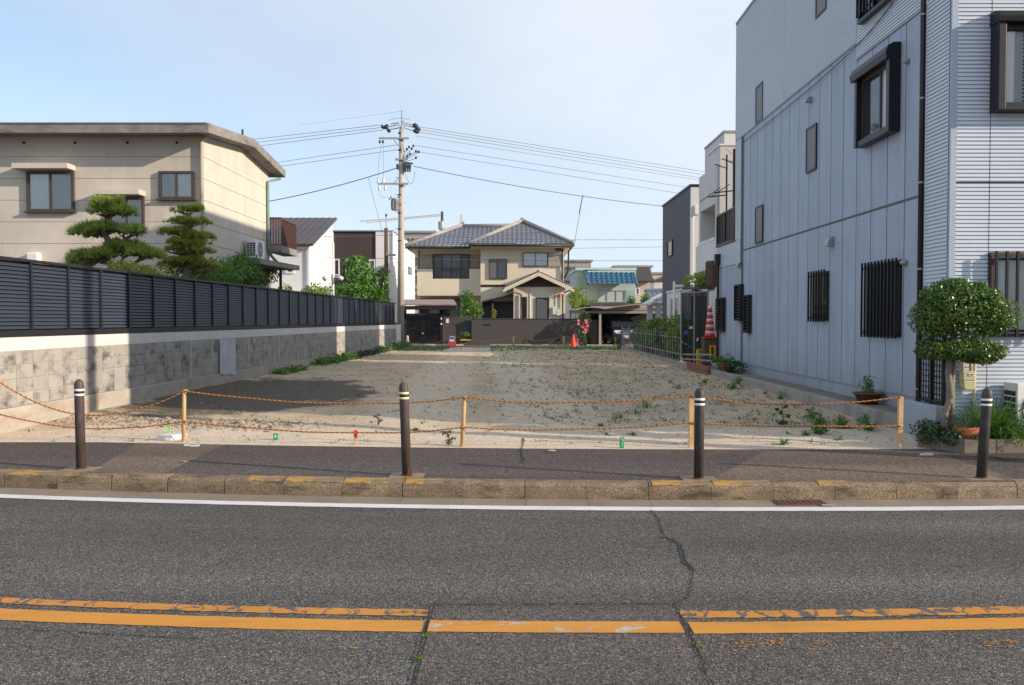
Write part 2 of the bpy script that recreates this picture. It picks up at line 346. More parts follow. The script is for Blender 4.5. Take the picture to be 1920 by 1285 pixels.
# ------------------------------------------------------------------ foliage builders
def unit(a): return a / (np.linalg.norm(a, axis=1, keepdims=True) + 1e-9)
def lumps(d, rng, k=7, amp=.25):
    f = np.zeros(len(d))
    for _ in range(k):
        a = unit(rng.normal(size=(1, 3)))[0]; f += np.maximum(0, d @ a - .45) * rng.uniform(.4, 1.6)
    return 1 + amp * (f - .35)
def blob(rng, n, c, r, amp=.35, shell=.45, k=9):
    d = unit(rng.normal(size=(n, 3))); rad = (1 - shell * rng.random(n) ** 1.6) * lumps(d, rng, k, amp)
    return np.array(c) + d * rad[:, None] * np.array(r), d
def leafquads(rng, p, d, size, asp=.5, out=.7, droop=0):
    n = len(p); nr = unit(d * out + rng.normal(size=(n, 3)) * .6 + np.array([0, 0, .25])); a = unit(np.cross(nr, rng.normal(size=(n, 3)))); b = np.cross(nr, a)
    s = size * rng.uniform(.6, 1.3, (n, 1)); a = a * s; b = b * s * asp
    a[:, 2] -= droop * s[:, 0]
    V = np.stack([p - a * .5, p + b * .5 + nr * s * .08, p + a * .5, p - b * .5 + nr * s * .08], 1).reshape(-1, 3)
    return V, np.arange(4 * n).reshape(-1, 4)
def leafmesh(name, mat, parent, rng, blobs, size, dens, asp=.5, amp=.35, shell=.5, zmin=None, kind=None, out=.7):
    Ps, Ds = [], []
    for c, r in blobs:
        area = (r[0] * r[1] + r[0] * r[2] + r[1] * r[2]) * 4.2; n = max(30, int(area * dens)); p, d = blob(rng, n, c, r, amp, shell); Ps.append(p); Ds.append(d)
    p, d = np.concatenate(Ps), np.concatenate(Ds)
    if zmin is not None: k = p[:, 2] > zmin; p, d = p[k], d[k]
    V, Q = leafquads(rng, p, d, size, asp, out); return npmesh(name, V, Q, mat, parent, kind)
def bush(name, label, cat, blobs, mat, size, dens, seed, group=None, stems=True, asp=.5, amp=.4, zb=.25, shell=.55):
    rng = np.random.default_rng(seed); c0 = blobs[0][0]; root = thing(name, label, cat, (c0[0], c0[1], zb), group)
    leafmesh('foliage', mat, root, rng, blobs, size, dens, asp, amp, shell)
    if stems:
        mb = MB()
        for c, r in blobs[:5]:
            b0 = Vector((c0[0] + rng.uniform(-.06, .06), c0[1] + rng.uniform(-.06, .06), zb)); e = Vector(c); mb.tube([b0, b0.lerp(e, .5) + Vector((rng.uniform(-.05, .05), 0, .03)), e], [.022, .016, .008], 6)
        mb.build('stem', MT['bark'], root, True)
    return root
def needles(name, mat, parent, rng, pads, ntuft, ln, per=13):
    Vs = []
    for (c, r) in pads:
        n = int(ntuft * r[0] * r[1] * 6); d = unit(rng.normal(size=(n, 3))); d[:, 2] = np.abs(d[:, 2]) * 1.0 - .22
        p = np.array(c) + d * np.array(r) * lumps(d, rng, 8, .35)[:, None] * rng.uniform(.75, 1.03, (n, 1))
        ax = unit(d * np.array([.8, .8, .3]) + np.array([0, 0, .85]) + rng.normal(size=(n, 3)) * .18)
        pp = np.repeat(p, per, 0); aa = np.repeat(ax, per, 0); dd = unit(aa + rng.normal(size=aa.shape) * .42); l = ln * rng.uniform(.6, 1.25, (len(pp), 1))
        w = unit(np.cross(dd, rng.normal(size=dd.shape))) * ln * .075
        Vs.append(np.stack([pp - w, pp + w, pp + dd * l], 1).reshape(-1, 3))
    V = np.concatenate(Vs); return npmesh(name, V, np.arange(len(V)).reshape(-1, 3), mat, parent)
def blades(rng, c, n, ln, w, spread, arch, lean=.5):
    Vs, Qs = [], []; b = 0
    for i in range(n):
        a = rng.uniform(0, 2 * math.pi); L_ = ln * rng.uniform(.55, 1.15); d = np.array([math.cos(a), math.sin(a), 0]); s = np.array([-d[1], d[0], 0])
        base = np.array(c) + d * rng.uniform(0, spread) + s * rng.uniform(-spread, spread) * .5; el = rng.uniform(lean, 1.45); pts = []
        p = base.copy(); e = el
        for k in range(5):
            pts.append((p.copy(), w * (1 - (k / 4.3) ** 2 * .9))); p = p + (d * math.cos(e) + np.array([0, 0, math.sin(e)])) * L_ / 4; e -= arch * rng.uniform(.7, 1.2)
        for k, (q, ww) in enumerate(pts): Vs += [q - s * ww / 2, q + s * ww / 2]
        for k in range(4): Qs.append([b + 2 * k, b + 2 * k + 1, b + 2 * k + 3, b + 2 * k + 2])
        b += 10
    return np.array(Vs), np.array(Qs)
# ------------------------------------------------------------------ windows
def curtain_mb(f, x0, x1, z0, z1, d, amp=.012, pitch=.09):
    n = max(4, int((x1 - x0) / pitch * 4)); vs = []; fs = []
    for i in range(n + 1):
        x = x0 + (x1 - x0) * i / n; dd = d + amp * math.sin(i * math.pi / 2 + .3 * math.sin(i * .7)); vs += [f.pt(x, z0, dd), f.pt(x, z1, dd)]
    for i in range(n): fs.append((2 * i, 2 * i + 2, 2 * i + 3, 2 * i + 1))
    return MB().add(vs, fs)
def win(parent, f, x0, x1, z0, z1, frame=None, panes=2, glass='dglass', d=.08, curtain=None, fw=.045, sill=False, cuts=None, name='window'):
    frame = frame or MT['winbrown']; mb = MB().ring(f, x0, x1, z0, z1, fw, .002, d); w = (x1 - x0)
    xs = [x0 + w * k / panes for k in range(panes + 1)]
    for x in xs[1:-1]: mb.fb(f, x - fw * .4, x + fw * .4, z0 + fw, z1 - fw, .004, d * .85)
    if sill: mb.fb(f, x0 - .05, x1 + .05, z0 - .04, z0 - .002, .001, d + .05)
    o = mb.build(name, frame, parent)
    for k in range(panes):
        g = glass[k % len(glass)] if isinstance(glass, (list, tuple)) else glass
        MB().fb(f, xs[k] + fw * .45, xs[k + 1] - fw * .45, z0 + fw * .9, z1 - fw * .9, d * .38 + .004 * (k % 2), d * .38 + .01 + .004 * (k % 2)).build('pane', MT[g], o)
    if curtain:
        for (a, b2, cm) in curtain: curtain_mb(f, x0 + w * a, x0 + w * b2, z0 + fw, z1 - fw, .016, .009).build('curtain', MT[cm], o)
    return o
def grille(parent, f, x0, x1, z0, z1, n, d0=.10, mat='black', bw=.022):
    mb = MB()
    for k in range(n):
        x = x0 + (x1 - x0) * k / (n - 1); mb.fb(f, x - bw / 2, x + bw / 2, z0, z1, d0, d0 + .03)
    for z in (z0 + .08, z1 - .1): mb.fb(f, x0, x1, z - .015, z + .015, d0 - .018, d0 - .002)
    for x in (x0 + .03, x1 - .03):
        for z in (z0 + .08, z1 - .1): mb.fb(f, x - .012, x + .012, z - .012, z + .012, .001, d0 - .02)
    return mb.build('grille', MT[mat], parent)
def corrugate(f, x0, x1, z0, z1, pitch=.051, depth=.013, d=0):
    vs = []; fs = []; prof = []; z = z0; depth *= 1.6
    while z < z1 - 1e-4:
        for (a, dd) in ((0, 0), (.16, 0), (.26, depth), (.94, depth * .82), (1.0, 0)):
            zz = min(z + a * pitch, z1); prof.append((zz, dd))
        z += pitch
    for (zz, dd) in prof: vs += [f.pt(x0, zz, d + dd), f.pt(x1, zz, d + dd)]
    for i in range(len(prof) - 1): fs.append((2 * i, 2 * i + 1, 2 * i + 3, 2 * i + 2))
    return MB().add(vs, fs)
def tile_slope(A, B, C, D, pitch=.3, row=.3, amp=.035, step=.03):
    A, B, C, D = map(Vector, (A, B, C, D)); e = (B - A).normalized(); Lw = (B - A).length
    up = (D - A) - e * (D - A).dot(e); Ls = up.length; up = up.normalized(); n = e.cross(up).normalized()
    if n.z < 0: n = -n
    sd, scc = (D - A).dot(e), (C - A).dot(e)
    ns = max(6, int(Lw / pitch) * 6); rows = max(2, int(Ls / row)); vs = []; fs = []; ts = []
    for k in range(rows): ts += [(k / rows, step), ((k + 1) / rows - .001, 0)]
    for (t, st) in ts:
        l, r_ = sd * t, Lw + (scc - Lw) * t
        for i in range(ns + 1):
            s = min(max(Lw * i / ns, l), r_); w = .5 + .5 * math.cos(2 * math.pi * s / pitch); vs.append(A + e * s + up * (Ls * t) + n * (st + amp * w * w))
    for j in range(len(ts) - 1):
        for i in range(ns): fs.append((j * (ns + 1) + i, j * (ns + 1) + i + 1, (j + 1) * (ns + 1) + i + 1, (j + 1) * (ns + 1) + i))
    return MB().add(vs, fs)
# ================================================================== GROUND
def lin_ext(q, lim):
    def f(X):
        Xc = max(-lim, min(lim, X)); return q(Xc) + (X - Xc) * (q(Xc + .01) - q(Xc - .01)) / .02
    return f
CUR = lin_ext(lambda X: -.05 * X + .0107 * X * X, 6.0)
YEL = lin_ext(lambda X: -.023 * X + .016 * X * X, 4.0)
BACK = lin_ext(lambda X: -.055 * X + .0095 * X * X, 6.5)
def KF(X): return 8.26 + CUR(X)                      # kerb face
def PB(X): return 10.47 + BACK(X)                    # back edge of the pavement
def strip(name, f0, f1, z, x0, x1, mat, dx=.25, kind='structure', parent=None, jag=0, seed=0, **k):
    n = int((x1 - x0) / dx); V, F = [], []; rg = random.Random(seed)
    for i in range(n + 1):
        X = x0 + (x1 - x0) * i / n; a, b = rg.uniform(-jag, jag), rg.uniform(-jag, jag); V += [Vector((X, f0(X) + a, z)), Vector((X, f1(X) + b, z))]
    for i in range(n): F.append((2 * i, 2 * i + 2, 2 * i + 3, 2 * i + 1))
    return MB().add(V, F).build(name, mat, parent, kind=kind, **k)
MB().add([(-700, -500, -.06), (700, -500, -.06), (700, 1500, -.06), (-700, 1500, -.06)], [(0, 1, 2, 3)]).build('ground', MT['ground'], kind='structure')
strip('road', lambda X: -1.2, lambda X: KF(X) + .05, 0, -70, 70, ROAD, .5)
MB().box(-70, 70, -1.36, -1.2, -.05, .16).build('far_kerb', MT['kerb'], kind='structure')
MB().box(-70, 70, -6, -1.362, -.05, .155).build('far_pavement', PAVE, kind='structure')
# white edge line, yellow centre lines, road patch, cracks
strip('white_edge_line', lambda X: 7.815 + CUR(X), lambda X: 7.975 + CUR(X), .004, -40, 40, WHITEP, .06, jag=.003)
xa, xb = -.475, .985                                   # ends of the resurfaced patch at the centre line
pt = [(-.33, 1.6), (.86, 1.6), (xb, 5.27), (xa - .02, 5.27)]
MB().add([(-.42, .2, .004), (1.02, .2, .004), (.985, 5.25, .004), (-.475, 5.27, .004)], [(0, 1, 2, 3)]).build('road_patch', PATCHM, kind='structure')
y0, y1 = lambda X: 4.715 + YEL(X), lambda X: 4.895 + YEL(X)
strip('yellow_line', y0, y1, .004, -40, xa - .03, YELP, .05, jag=.004, seed=1)
strip('yellow_line', y0, y1, .008, xa, xb - .02, YELP_CHIP, .05, jag=.003, seed=2)
strip('yellow_line', y0, y1, .004, xb + .03, 40, YELP, .05, jag=.004, seed=3)
z0_, z1_ = lambda X: 4.97 + YEL(X) - .004 * X, lambda X: 5.085 + YEL(X)
strip('worn_yellow_line', z0_, z1_, .004, -40, xa - .02, YELP_OLD, .05, jag=.007, seed=4)
strip('worn_yellow_line', z0_, z1_, .004, xb + .01, 40, YELP_OLD, .05, jag=.007, seed=5)
CRACK = M('crack_tar', (.013, .013, .014), .7, .2, 8, 0, 60)
SEAL = M('crack_seal', (.042, .044, .05), .75, .2, 8, .2, 90)
def crack(pts, w, z=.009, mat=CRACK, wob=.012, seed=0, sub=12):
    rg = random.Random(seed); q = []
    for a, b in zip(pts[:-1], pts[1:]):
        a, b = Vector(a), Vector(b)
        for k in range(sub): q.append(a.lerp(b, k / sub) + Vector((rg.uniform(-wob, wob), rg.uniform(-wob, wob), 0)))
    q.append(Vector(pts[-1])); V, F = [], []
    for i, p in enumerate(q):
        t = (q[min(i + 1, len(q) - 1)] - q[max(i - 1, 0)]); s = Vector((-t.y, t.x, 0)).normalized() * w * rg.uniform(.4, 1.4) / 2; V += [Vector((p.x, p.y, z)) - s, Vector((p.x, p.y, z)) + s]
    for i in range(len(q) - 1): F.append((2 * i, 2 * i + 1, 2 * i + 3, 2 * i + 2))
    return MB().add(V, F).build('crack', mat, kind='structure')
g = lambda u, v: tuple(G(u, v, 0))
crack([g(1220, 957), g(1236, 975), g(1240, 1000), g(1262, 1018)], .009, .005, seed=1)
crack([g(1240, 1008), g(1265, 1012), g(1278, 1030), g(1283, 1055), g(1300, 1070)], .032, .0045, SEAL, .01, seed=2, sub=5)
crack([g(1276, 1022), g(1283, 1052), g(1298, 1068), g(1296, 1095), g(1290, 1120), g(1266, 1136)], .008, .0065, seed=3)
crack([g(1262, 1135), g(1272, 1150), g(1284, 1175), g(1300, 1205), g(1312, 1230), g(1335, 1290)], .010, .0105, seed=4)
crack([g(808, 1136), g(1262, 1135)], .008, .0105, wob=.004, seed=5, sub=40)
crack([g(806, 1138), g(801, 1170), g(792, 1200), g(783, 1235), g(772, 1290)], .009, .0105, wob=.005, seed=6)
crack([g(0, 1178), g(210, 1190), g(380, 1200)], .006, .0055, seed=7)
# flecks of old yellow paint left by the removed line
rg = random.Random(5); mb = MB()
cl = [(rg.choice([rg.uniform(1310, 1560), rg.uniform(1300, 1900), rg.uniform(120, 780)]), rg.uniform(1204, 1216)) for _ in range(22)]
for k in range(240):
    cc_ = rg.choice(cl); c = G(cc_[0] + rg.gauss(0, 16), cc_[1] + rg.gauss(0, 4.5), 0); s = rg.uniform(.002, .010); ang = [k2 * 1.05 + rg.uniform(-.3, .3) for k2 in range(6)]
    mb.add([(c.x + s * 1.6 * rg.uniform(.5, 1.2) * math.cos(a), c.y + s * rg.uniform(.5, 1.2) * math.sin(a), .0045) for a in ang], [tuple(range(6))])
mb.build('paint_flecks', YELP_OLD, kind='stuff')
# kerb stones and gutter slabs, each a piece of its own
kerb = thing('kerb', None, None, (0, 8.34, 0)); kerb['kind'] = 'structure'
prof = [(0, -.05), (.0, .10), (.008, .138), (.028, .160), (.055, .168), (.155, .172), (.155, -.05)]
def stone_mesh(nm, ln, prof, mat, cx=.003):
    V = []; F = []; n = len(prof); xs = [-ln / 2 + .001, -ln / 2 + cx, ln / 2 - cx, ln / 2 - .001]
    for j, x in enumerate(xs):
        e = .0012 if j in (0, 3) else 0
        for (y, z) in prof: V.append((x, y + (e if y < .03 else 0), z - (e if z > .1 else 0)))
    for j in range(3):
        for i in range(n - 1): F.append((j * n + i, (j + 1) * n + i, (j + 1) * n + i + 1, j * n + i + 1))
    F += [tuple(range(n)), tuple(range(3 * n, 4 * n))[::-1]]
    return mesh_from(nm, V, F, mat)
ks = stone_mesh('kerb_stone', .5985, prof, MT['kerb']); gs = stone_mesh('gutter_slab', .597, [(0, -.04), (0, .006), (.27, .012), (.27, -.04)], MT['gutter'], .004)
gutter = thing('gutter', None, None, (0, 8.1, 0)); gutter['kind'] = 'structure'
DRAINX = 2.64
for k in range(-26, 27):
    X = .424 + .6 * k; a = math.atan(CUR(X + .3) - CUR(X - .3)) / .6 * .6; a = math.atan2(CUR(X + .3) - CUR(X - .3), .6)
    o = bpy.data.objects.new('kerb_stone', ks); COL.objects.link(o); o.parent = kerb
    o.location = (X + random.Random(k).uniform(-.002, .002), KF(X) - 8.34 + random.Random(k + 99).uniform(-.003, .003), random.Random(k + 7).uniform(-.003, .002)); o.rotation_euler = (0, 0, a)
    o = bpy.data.objects.new('gutter_slab', gs); COL.objects.link(o); o.parent = gutter; o.location = (X, KF(X) - .28 - 8.1, 0); o.rotation_euler = (0, 0, a)
# yellow paint on some kerb tops
def on_kerb(x0, x1, sd):
    rg = random.Random(sd); n = max(3, int((x1 - x0) / .05)); V, F = [], []
    for i in range(n + 1):
        X = x0 + (x1 - x0) * i / n; j = rg.uniform(-.006, .006)
        V += [Vector((X, KF(X) + .006 + abs(j), .146 + j)), Vector((X, KF(X) + .026, .164)), Vector((X, KF(X) + .055, .1725)), Vector((X, KF(X) + .145 + j, .1765))]
    for i in range(n):
        for k in range(3): F.append((4 * i + k, 4 * i + 4 + k, 4 * i + 5 + k, 4 * i + 1 + k))
    MB().add(V, F).build('kerb_yellow_paint', KERBYEL, kind='structure')
for i, (u0, u1) in enumerate(((-60, 108), (455, 520), (528, 640), (642, 752), (760, 832), (1220, 1330), (1334, 1442), (1530, 1585))):
    on_kerb((u0 - 960) / 1600 * 8.35, (u1 - 960) / 1600 * 8.35, i)
strip('pavement', lambda X: KF(X) + .156, PB, .168, -40, 40, PAVE, .25)
def flat(name, pix, z, mat, kind='structure', **k): return MB().add([G(u, v, z) for u, v in pix], [tuple(range(len(pix)))]).build(name, mat, kind=kind, **k)
flat('pavement_patch', [(165, 885.5), (262, 830.5), (420, 834.5), (306, 889.5)], .172, PAVE2)
flat('pavement_patch', [(1327, 903), (1432, 846), (1750, 847), (1888, 893), (1905, 902)], .172, PAVE2)
crack([tuple(G(981, 898, 0)), tuple(G(978, 870, 0)), tuple(G(982, 845, 0))], .02, .1735, seed=8)
crack([tuple(G(1752, 847, 0)), tuple(G(1800, 866, 0)), tuple(G(1890, 893, 0))], .02, .1765, wob=.006, seed=9)
MB().box(-60, 60, 10, 45.6, -.05, .118).build('yard', MT['ground'], kind='structure')
# ---- the vacant lot
def wallx(Y): return -7.5 + .034 * Y
def lotz(X, Y):
    t = max(0, min(1, (Y - 10.4) / 30)); z = .166 + .10 * t
    z += .05 * max(0, 1 - abs(X - wallx(Y)) / 1.2) * min(1, max(0, (Y - 11.5) / 3))
    e = min(1, max(0, (Y - PB(X)) / .5))
    n1 = mnoise.noise((X * .55, Y * .45, 3)) * .035 + mnoise.noise((X * 2.1, Y * 2.1, 7)) * .014 + mnoise.noise((X * 7, Y * 7, 1)) * .006
    rid = max(0, 1 - abs(Y - (12.9 - .2 * (X + 5))) / .45) * max(0, 1 - ((X + 5.0) / 2.2) ** 2) * .07
    return z + e * (n1 + rid * (.6 + .8 * abs(mnoise.noise((X * 5, Y * 5, 2)))))
ys = [10.2]
while ys[-1] < 46.0: ys.append(ys[-1] + .07 + .0075 * max(0, ys[-1] - 11))
NX = 170; V = []; F = []
for Y in ys:
    for i in range(NX + 1):
        a, b = wallx(Y) - .1, 5.52; X = a + (b - a) * i / NX; yy = Y + (PB(X) - 10.53 if Y < 10.3 else (PB(X) - 10.47) * max(0, 1 - (Y - 10.2) / 3)); V.append((X, yy, .12 if Y < 10.21 else lotz(X, yy)))
for j in range(len(ys) - 1):
    for i in range(NX): b = j * (NX + 1) + i; F.append((b, b + 1, b + NX + 2, b + NX + 1))
m, t, b, o = newmat('lot_soil'); v = N(t, 'ShaderNodeTexCoord').outputs['Object']; sx = N(t, 'ShaderNodeSeparateXYZ'); t.links.new(v, sx.inputs[0])
def mth(op, a, b2):
    n = N(t, 'ShaderNodeMath', operation=op)
    for i, q in enumerate((a, b2)):
        if isinstance(q, (int, float)): n.inputs[i].default_value = q
        else: t.links.new(q, n.inputs[i])
    return n.outputs[0]
sand = mixc(t, noi(t, v, 1.3, 6, .6), (.60, .48, .35), (.70, .59, .46)); grav = mixc(t, mapr(t, noi(t, v, .9, 6, .65), .3, .7, 0, 1), (.44, .335, .225), (.63, .50, .35))
wob = mapr(t, noi(t, v, .8, 6, .65), .2, .8, -1.6, 1.6)
yd = mth('ADD', sx.outputs[1], wob)
fr = mapr(t, yd, 11.6, 13.2, 1, 0, True)
tx = mth('ABSOLUTE', mth('ADD', mth('ADD', sx.outputs[0], mth('MULTIPLY', sx.outputs[1], .035)), mth('MULTIPLY', wob, .3)), 0); tx = mth('ABSOLUTE', mth('ADD', tx, -1.1), 0)
tr_ = mapr(t, tx, .35, 1.1, .75, 0, True)
cur = mixc(t, fr, grav, sand); cur = mixc(t, tr_, cur, (.65, .53, .385))
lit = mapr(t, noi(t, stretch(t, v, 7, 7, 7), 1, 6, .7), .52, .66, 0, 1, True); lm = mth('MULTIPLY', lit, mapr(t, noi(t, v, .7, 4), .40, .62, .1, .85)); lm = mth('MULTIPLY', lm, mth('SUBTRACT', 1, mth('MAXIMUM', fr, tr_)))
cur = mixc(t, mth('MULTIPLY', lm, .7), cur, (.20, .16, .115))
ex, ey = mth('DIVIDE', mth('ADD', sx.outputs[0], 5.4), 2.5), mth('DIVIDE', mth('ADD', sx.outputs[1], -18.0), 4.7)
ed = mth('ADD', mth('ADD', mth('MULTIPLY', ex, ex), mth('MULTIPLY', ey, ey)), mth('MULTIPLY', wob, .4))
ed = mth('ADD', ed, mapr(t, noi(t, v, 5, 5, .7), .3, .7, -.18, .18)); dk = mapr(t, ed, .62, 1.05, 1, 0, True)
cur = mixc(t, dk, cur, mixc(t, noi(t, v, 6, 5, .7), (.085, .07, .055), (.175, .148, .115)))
cur = mul(t, cur, mapr(t, noi(t, v, 30, 4, .7), .25, .75, .74, 1.26))
vo = N(t, 'ShaderNodeTexVoronoi', i_Scale=45); t.links.new(v, vo.inputs['Vector']); sp = N(t, 'ShaderNodeSeparateColor'); t.links.new(vo.outputs['Color'], sp.inputs[0])
cur = mul(t, cur, mapr(t, sp.outputs[0], 0, 1, .86, 1.14))
t.links.new(cur, b.inputs['Base Color']); b.inputs['Roughness'].default_value = .95; b.inputs['Specular IOR Level'].default_value = .2
bumpn(t, b, noi(t, v, 28, 6, .7), .7, .03)
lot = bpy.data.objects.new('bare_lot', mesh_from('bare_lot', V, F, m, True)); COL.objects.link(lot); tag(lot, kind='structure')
MB().box(-120, 120, 46.0, 49.6, .05, .262).build('back_road', BACKROAD, kind='structure')
MB().box(-160, 160, 49.6, 170, .02, .25).build('back_yards', MT['ground'], kind='structure')
# loose stones, clods and dry tufts
ICO = [(0, 0, 1), (.89, 0, .45), (.28, .85, .45), (-.72, .53, .45), (-.72, -.53, .45), (.28, -.85, .45), (.72, .53, -.45), (-.28, .85, -.45), (-.89, 0, -.45), (-.28, -.85, -.45), (.72, -.53, -.45), (0, 0, -1)]
ICF = [(0, 1, 2), (0, 2, 3), (0, 3, 4), (0, 4, 5), (0, 5, 1), (1, 6, 2), (2, 7, 3), (3, 8, 4), (4, 9, 5), (5, 10, 1), (6, 7, 2), (7, 8, 3), (8, 9, 4), (9, 10, 5), (10, 6, 1), (6, 11, 7), (7, 11, 8), (8, 11, 9), (9, 11, 10), (10, 11, 6)]
ICO = np.array(ICO); ICF = np.array(ICF)
def rocks(name, pos, sizes, mat, seed):
    rng = np.random.default_rng(seed); n = len(pos); v = ICO[None] * rng.uniform(.65, 1.3, (n, 12, 1)) * sizes[:, None, None] * np.array([1.2, 1, .7]) * rng.uniform(.7, 1.4, (n, 1, 3)); v = v + pos[:, None]
    q = ICF[None] + (np.arange(n) * 12)[:, None, None]; return npmesh(name, v.reshape(-1, 3), q.reshape(-1, 3), mat, None, 'stuff')
rng = np.random.default_rng(3)
pos, sz = [], []
for k in range(3400):
    q = rng.random()
    if q < .40: X, Y, s = rng.uniform(-6.6, 5.3), 10.8 + 34 * rng.random() ** 1.7, rng.uniform(.006, .018)
    elif q < .55: a = rng.uniform(0, 6.28); rr = rng.random() ** .5; X, Y, s = -5.2 + 2.3 * rr * math.cos(a), 18 + 4.6 * rr * math.sin(a), rng.uniform(.005, .013)
    else: X = rng.normal(-5.0, 1.1); Y, s = 12.9 - .2 * (X + 5) + rng.normal(0, .3), rng.uniform(.006, .026) * (1 + .8 * (rng.random() < .1))
    if q < .55 and q > .4 and rng.random() < .5: continue
    if X < wallx(Y) + .05 or X > 5.4 or Y < PB(X) + .1: continue
    if rng.random() < .02: s *= 2
    pos.append((X, Y, lotz(X, Y) + s * .02)); sz.append(s)
rocks('stones', np.array(pos), np.array(sz), MT['stone'], 1)
def tufts(name, pts, mat, rng, per, ln, w):
    Vs, Qs, b = [], [], 0
    for (X, Y, z, s) in pts:
        v, q = blades(rng, (X, Y, z - .01), per, ln * s, w * s, .03 * s, .35, .35); Vs.append(v); Qs.append(q + b); b += len(v)
    return npmesh(name, np.concatenate(Vs), np.concatenate(Qs), mat, None, 'stuff')
def weed_pts(n, dens):
    out = []
    while len(out) < n:
        Y = 11 + 35 * rng.random() ** 1.25; X = rng.uniform(wallx(Y) + .15, 5.4)
        if rng.random() > dens(X, Y): continue
        out.append((X, Y, lotz(X, Y), rng.uniform(.5, 1.3)))
    return out
nz = lambda X, Y, s=.6: .5 + .9 * mnoise.noise((X * s, Y * s, 11))
def d_green(X, Y):
    d = max(0, nz(X, Y)) * (.75 if X > -1.2 else .12)
    if Y < 12.6: d *= .12
    if Y > 37: d = max(d, .9 * nz(X, Y, .3)) * (1 if abs(X + 2.4) > 1.4 else .1)
    if X - wallx(Y) < .5 and Y > 22: d = 1
    return d
def d_dry(X, Y):
    if Y < 12.8 or abs(X + 1.2 + .035 * Y - 1.1) < .8: return .03
    return max(0, nz(X, Y, .8)) * (1 if X > -1.5 else .15)
tufts('small_weeds', weed_pts(2300, d_green), LF['weed'], rng, 6, .075, .012)
tufts('dry_litter', weed_pts(3200, d_dry), LF['dry'], rng, 5, .09, .011)
gp = []
while len(gp) < 1300:
    Y = rng.uniform(40.5, 46.3); X = rng.uniform(wallx(Y) + .1, 5.4); k = nz(X, Y, .35) + (.5 if X < -3.6 else 0) + (Y - 43) * .1 - (.8 if abs(X + 2.2) < 1.1 else 0)
    if rng.random() < k: gp.append((X, Y, lotz(X, min(Y, 45.9)), rng.uniform(.6, 1.3)))
tufts('grass', gp, LF['weed'], rng, 7, .15, .02)
# ---- weeds one can pick out
def weed(u, v, kind, label, s=1.0, group='weeds in the bare lot', seed=0):
    p = G(u, v, .18); p.z = lotz(p.x, p.y); r2 = np.random.default_rng(seed + int(u) * 7); root = thing('weed', label, 'weed', p, group)
    if kind == 'rosette':
        Vv, Q = blades(r2, p, int(26 * s), .20 * s, .045 * s, .03, .38, .15); npmesh('leaves', Vv, Q, LF['weed'], root)
    elif kind == 'bushy':
        bl = [((p.x + r2.normal(0, .09 * s), p.y + r2.normal(0, .05 * s), p.z + .08 * s * k), (.12 * s, .10 * s, .08 * s)) for k in range(1, 4)]
        leafmesh('leaves', LF['weed'], root, r2, bl, .05 * s, 1500, .35, .4, .8); Vv, Q = blades(r2, p, 14, .24 * s, .03, .06, .3, .5); npmesh('stems', Vv, Q, LF['weed'], root)
    elif kind == 'grassy': Vv, Q = blades(r2, p, int(34 * s), .20 * s, .011, .10 * s, .18, .7); npmesh('leaves', Vv, Q, LF['weed'], root)
    else:                              # stalky
        mb = MB().tube([p, p + Vector((.01, 0, .13 * s)), p + Vector((-.02, 0, .27 * s))], [.008, .006, .003], 5)
        for k in range(4):
            a = k * 1.7; q = p + Vector((0, 0, (.09 + .05 * k) * s)); mb.tube([q, q + Vector((math.cos(a) * .09 * s, math.sin(a) * .06 * s, .06 * s))], .004, 4)
        mb.build('stem', LF['dark'], root)
        bl = [((p.x + .09 * s * math.cos(k * 1.7), p.y + .05 * math.sin(k * 1.7), p.z + (.13 + .05 * k) * s), (.035, .03, .025)) for k in range(4)] + [((p.x, p.y, p.z + .04), (.09 * s, .06, .035))]
        leafmesh('leaves', LF['dark'], root, r2, bl, .045 * s, 2200, .45, .3, .9)
    return root
for (u, v, k, lb, s) in (
    (1467, 795, 'stalk', 'tall dark stalky weed behind the lower rope', 1.0),
    (1579, 800, 'rosette', 'widest leafy green weed, near the end of the ropes', 1.35),
    (1534, 812, 'bushy', 'upright bushy green weed in front of the widest weed', 1.0),
    (1630, 806, 'bushy', 'rounded weed nearest the last rope post', .8),
    (1511, 815, 'rosette', 'small flat weed left beside the upright bushy weed', .6),
    (1573, 822, 'rosette', 'small low weed below the widest leafy weed', .55),
    (1469, 832, 'rosette', 'flat weed at the pavement edge of the lot', .75),
    (1477, 812, 'rosette', 'tiny weed between the stalky weed and the flat edge weed', .4),
    (1520, 783, 'stalk', 'thin stalky weed behind the upright bushy weed', .6),
    (1462, 748, 'bushy', 'weed at the foot of the low concrete kerb, beside a pale dry tuft', .55),
    (1434, 740, 'rosette', 'low weed spreading close to the concrete kerb', .6),
    (1377, 731, 'bushy', 'dark pointed weed casting a shadow by the middle of the concrete kerb', .85),
    (1321, 719, 'rosette', 'spreading weed farthest back along the concrete kerb', .8),
    (1272, 731, 'grassy', 'pale grassy tuft behind the dark bollard with white bands', .8),
    (1216, 767, 'grassy', 'wide row of grass blades just under the upper rope', 1.2),
    (1196, 778, 'grassy', 'low grass patch between the two ropes', .8),
    (1158, 785, 'grassy', 'thin tall grass tuft between the two ropes', .8),
    (1125, 797, 'rosette', 'small weed touching the lower rope', .6),
    (1186, 813, 'rosette', 'small weed above the green stake at the pavement', .55),
    (1138, 813, 'rosette', 'small weed left beside a scrap of white litter', .5),
    (709, 798, 'stalk', 'lone thin weed left beside the leaning bollard', .55),
    (841, 833, 'stalk', 'tiny weed at the pavement left beside the second rope post', .65),
    (779, 806, 'rosette', 'little weed right beside the leaning bollard', .5),
    (539, 801, 'grassy', 'thin grass tuft near the clods of the dark soil', .5)):
    weed(u, v, k, lb, s)
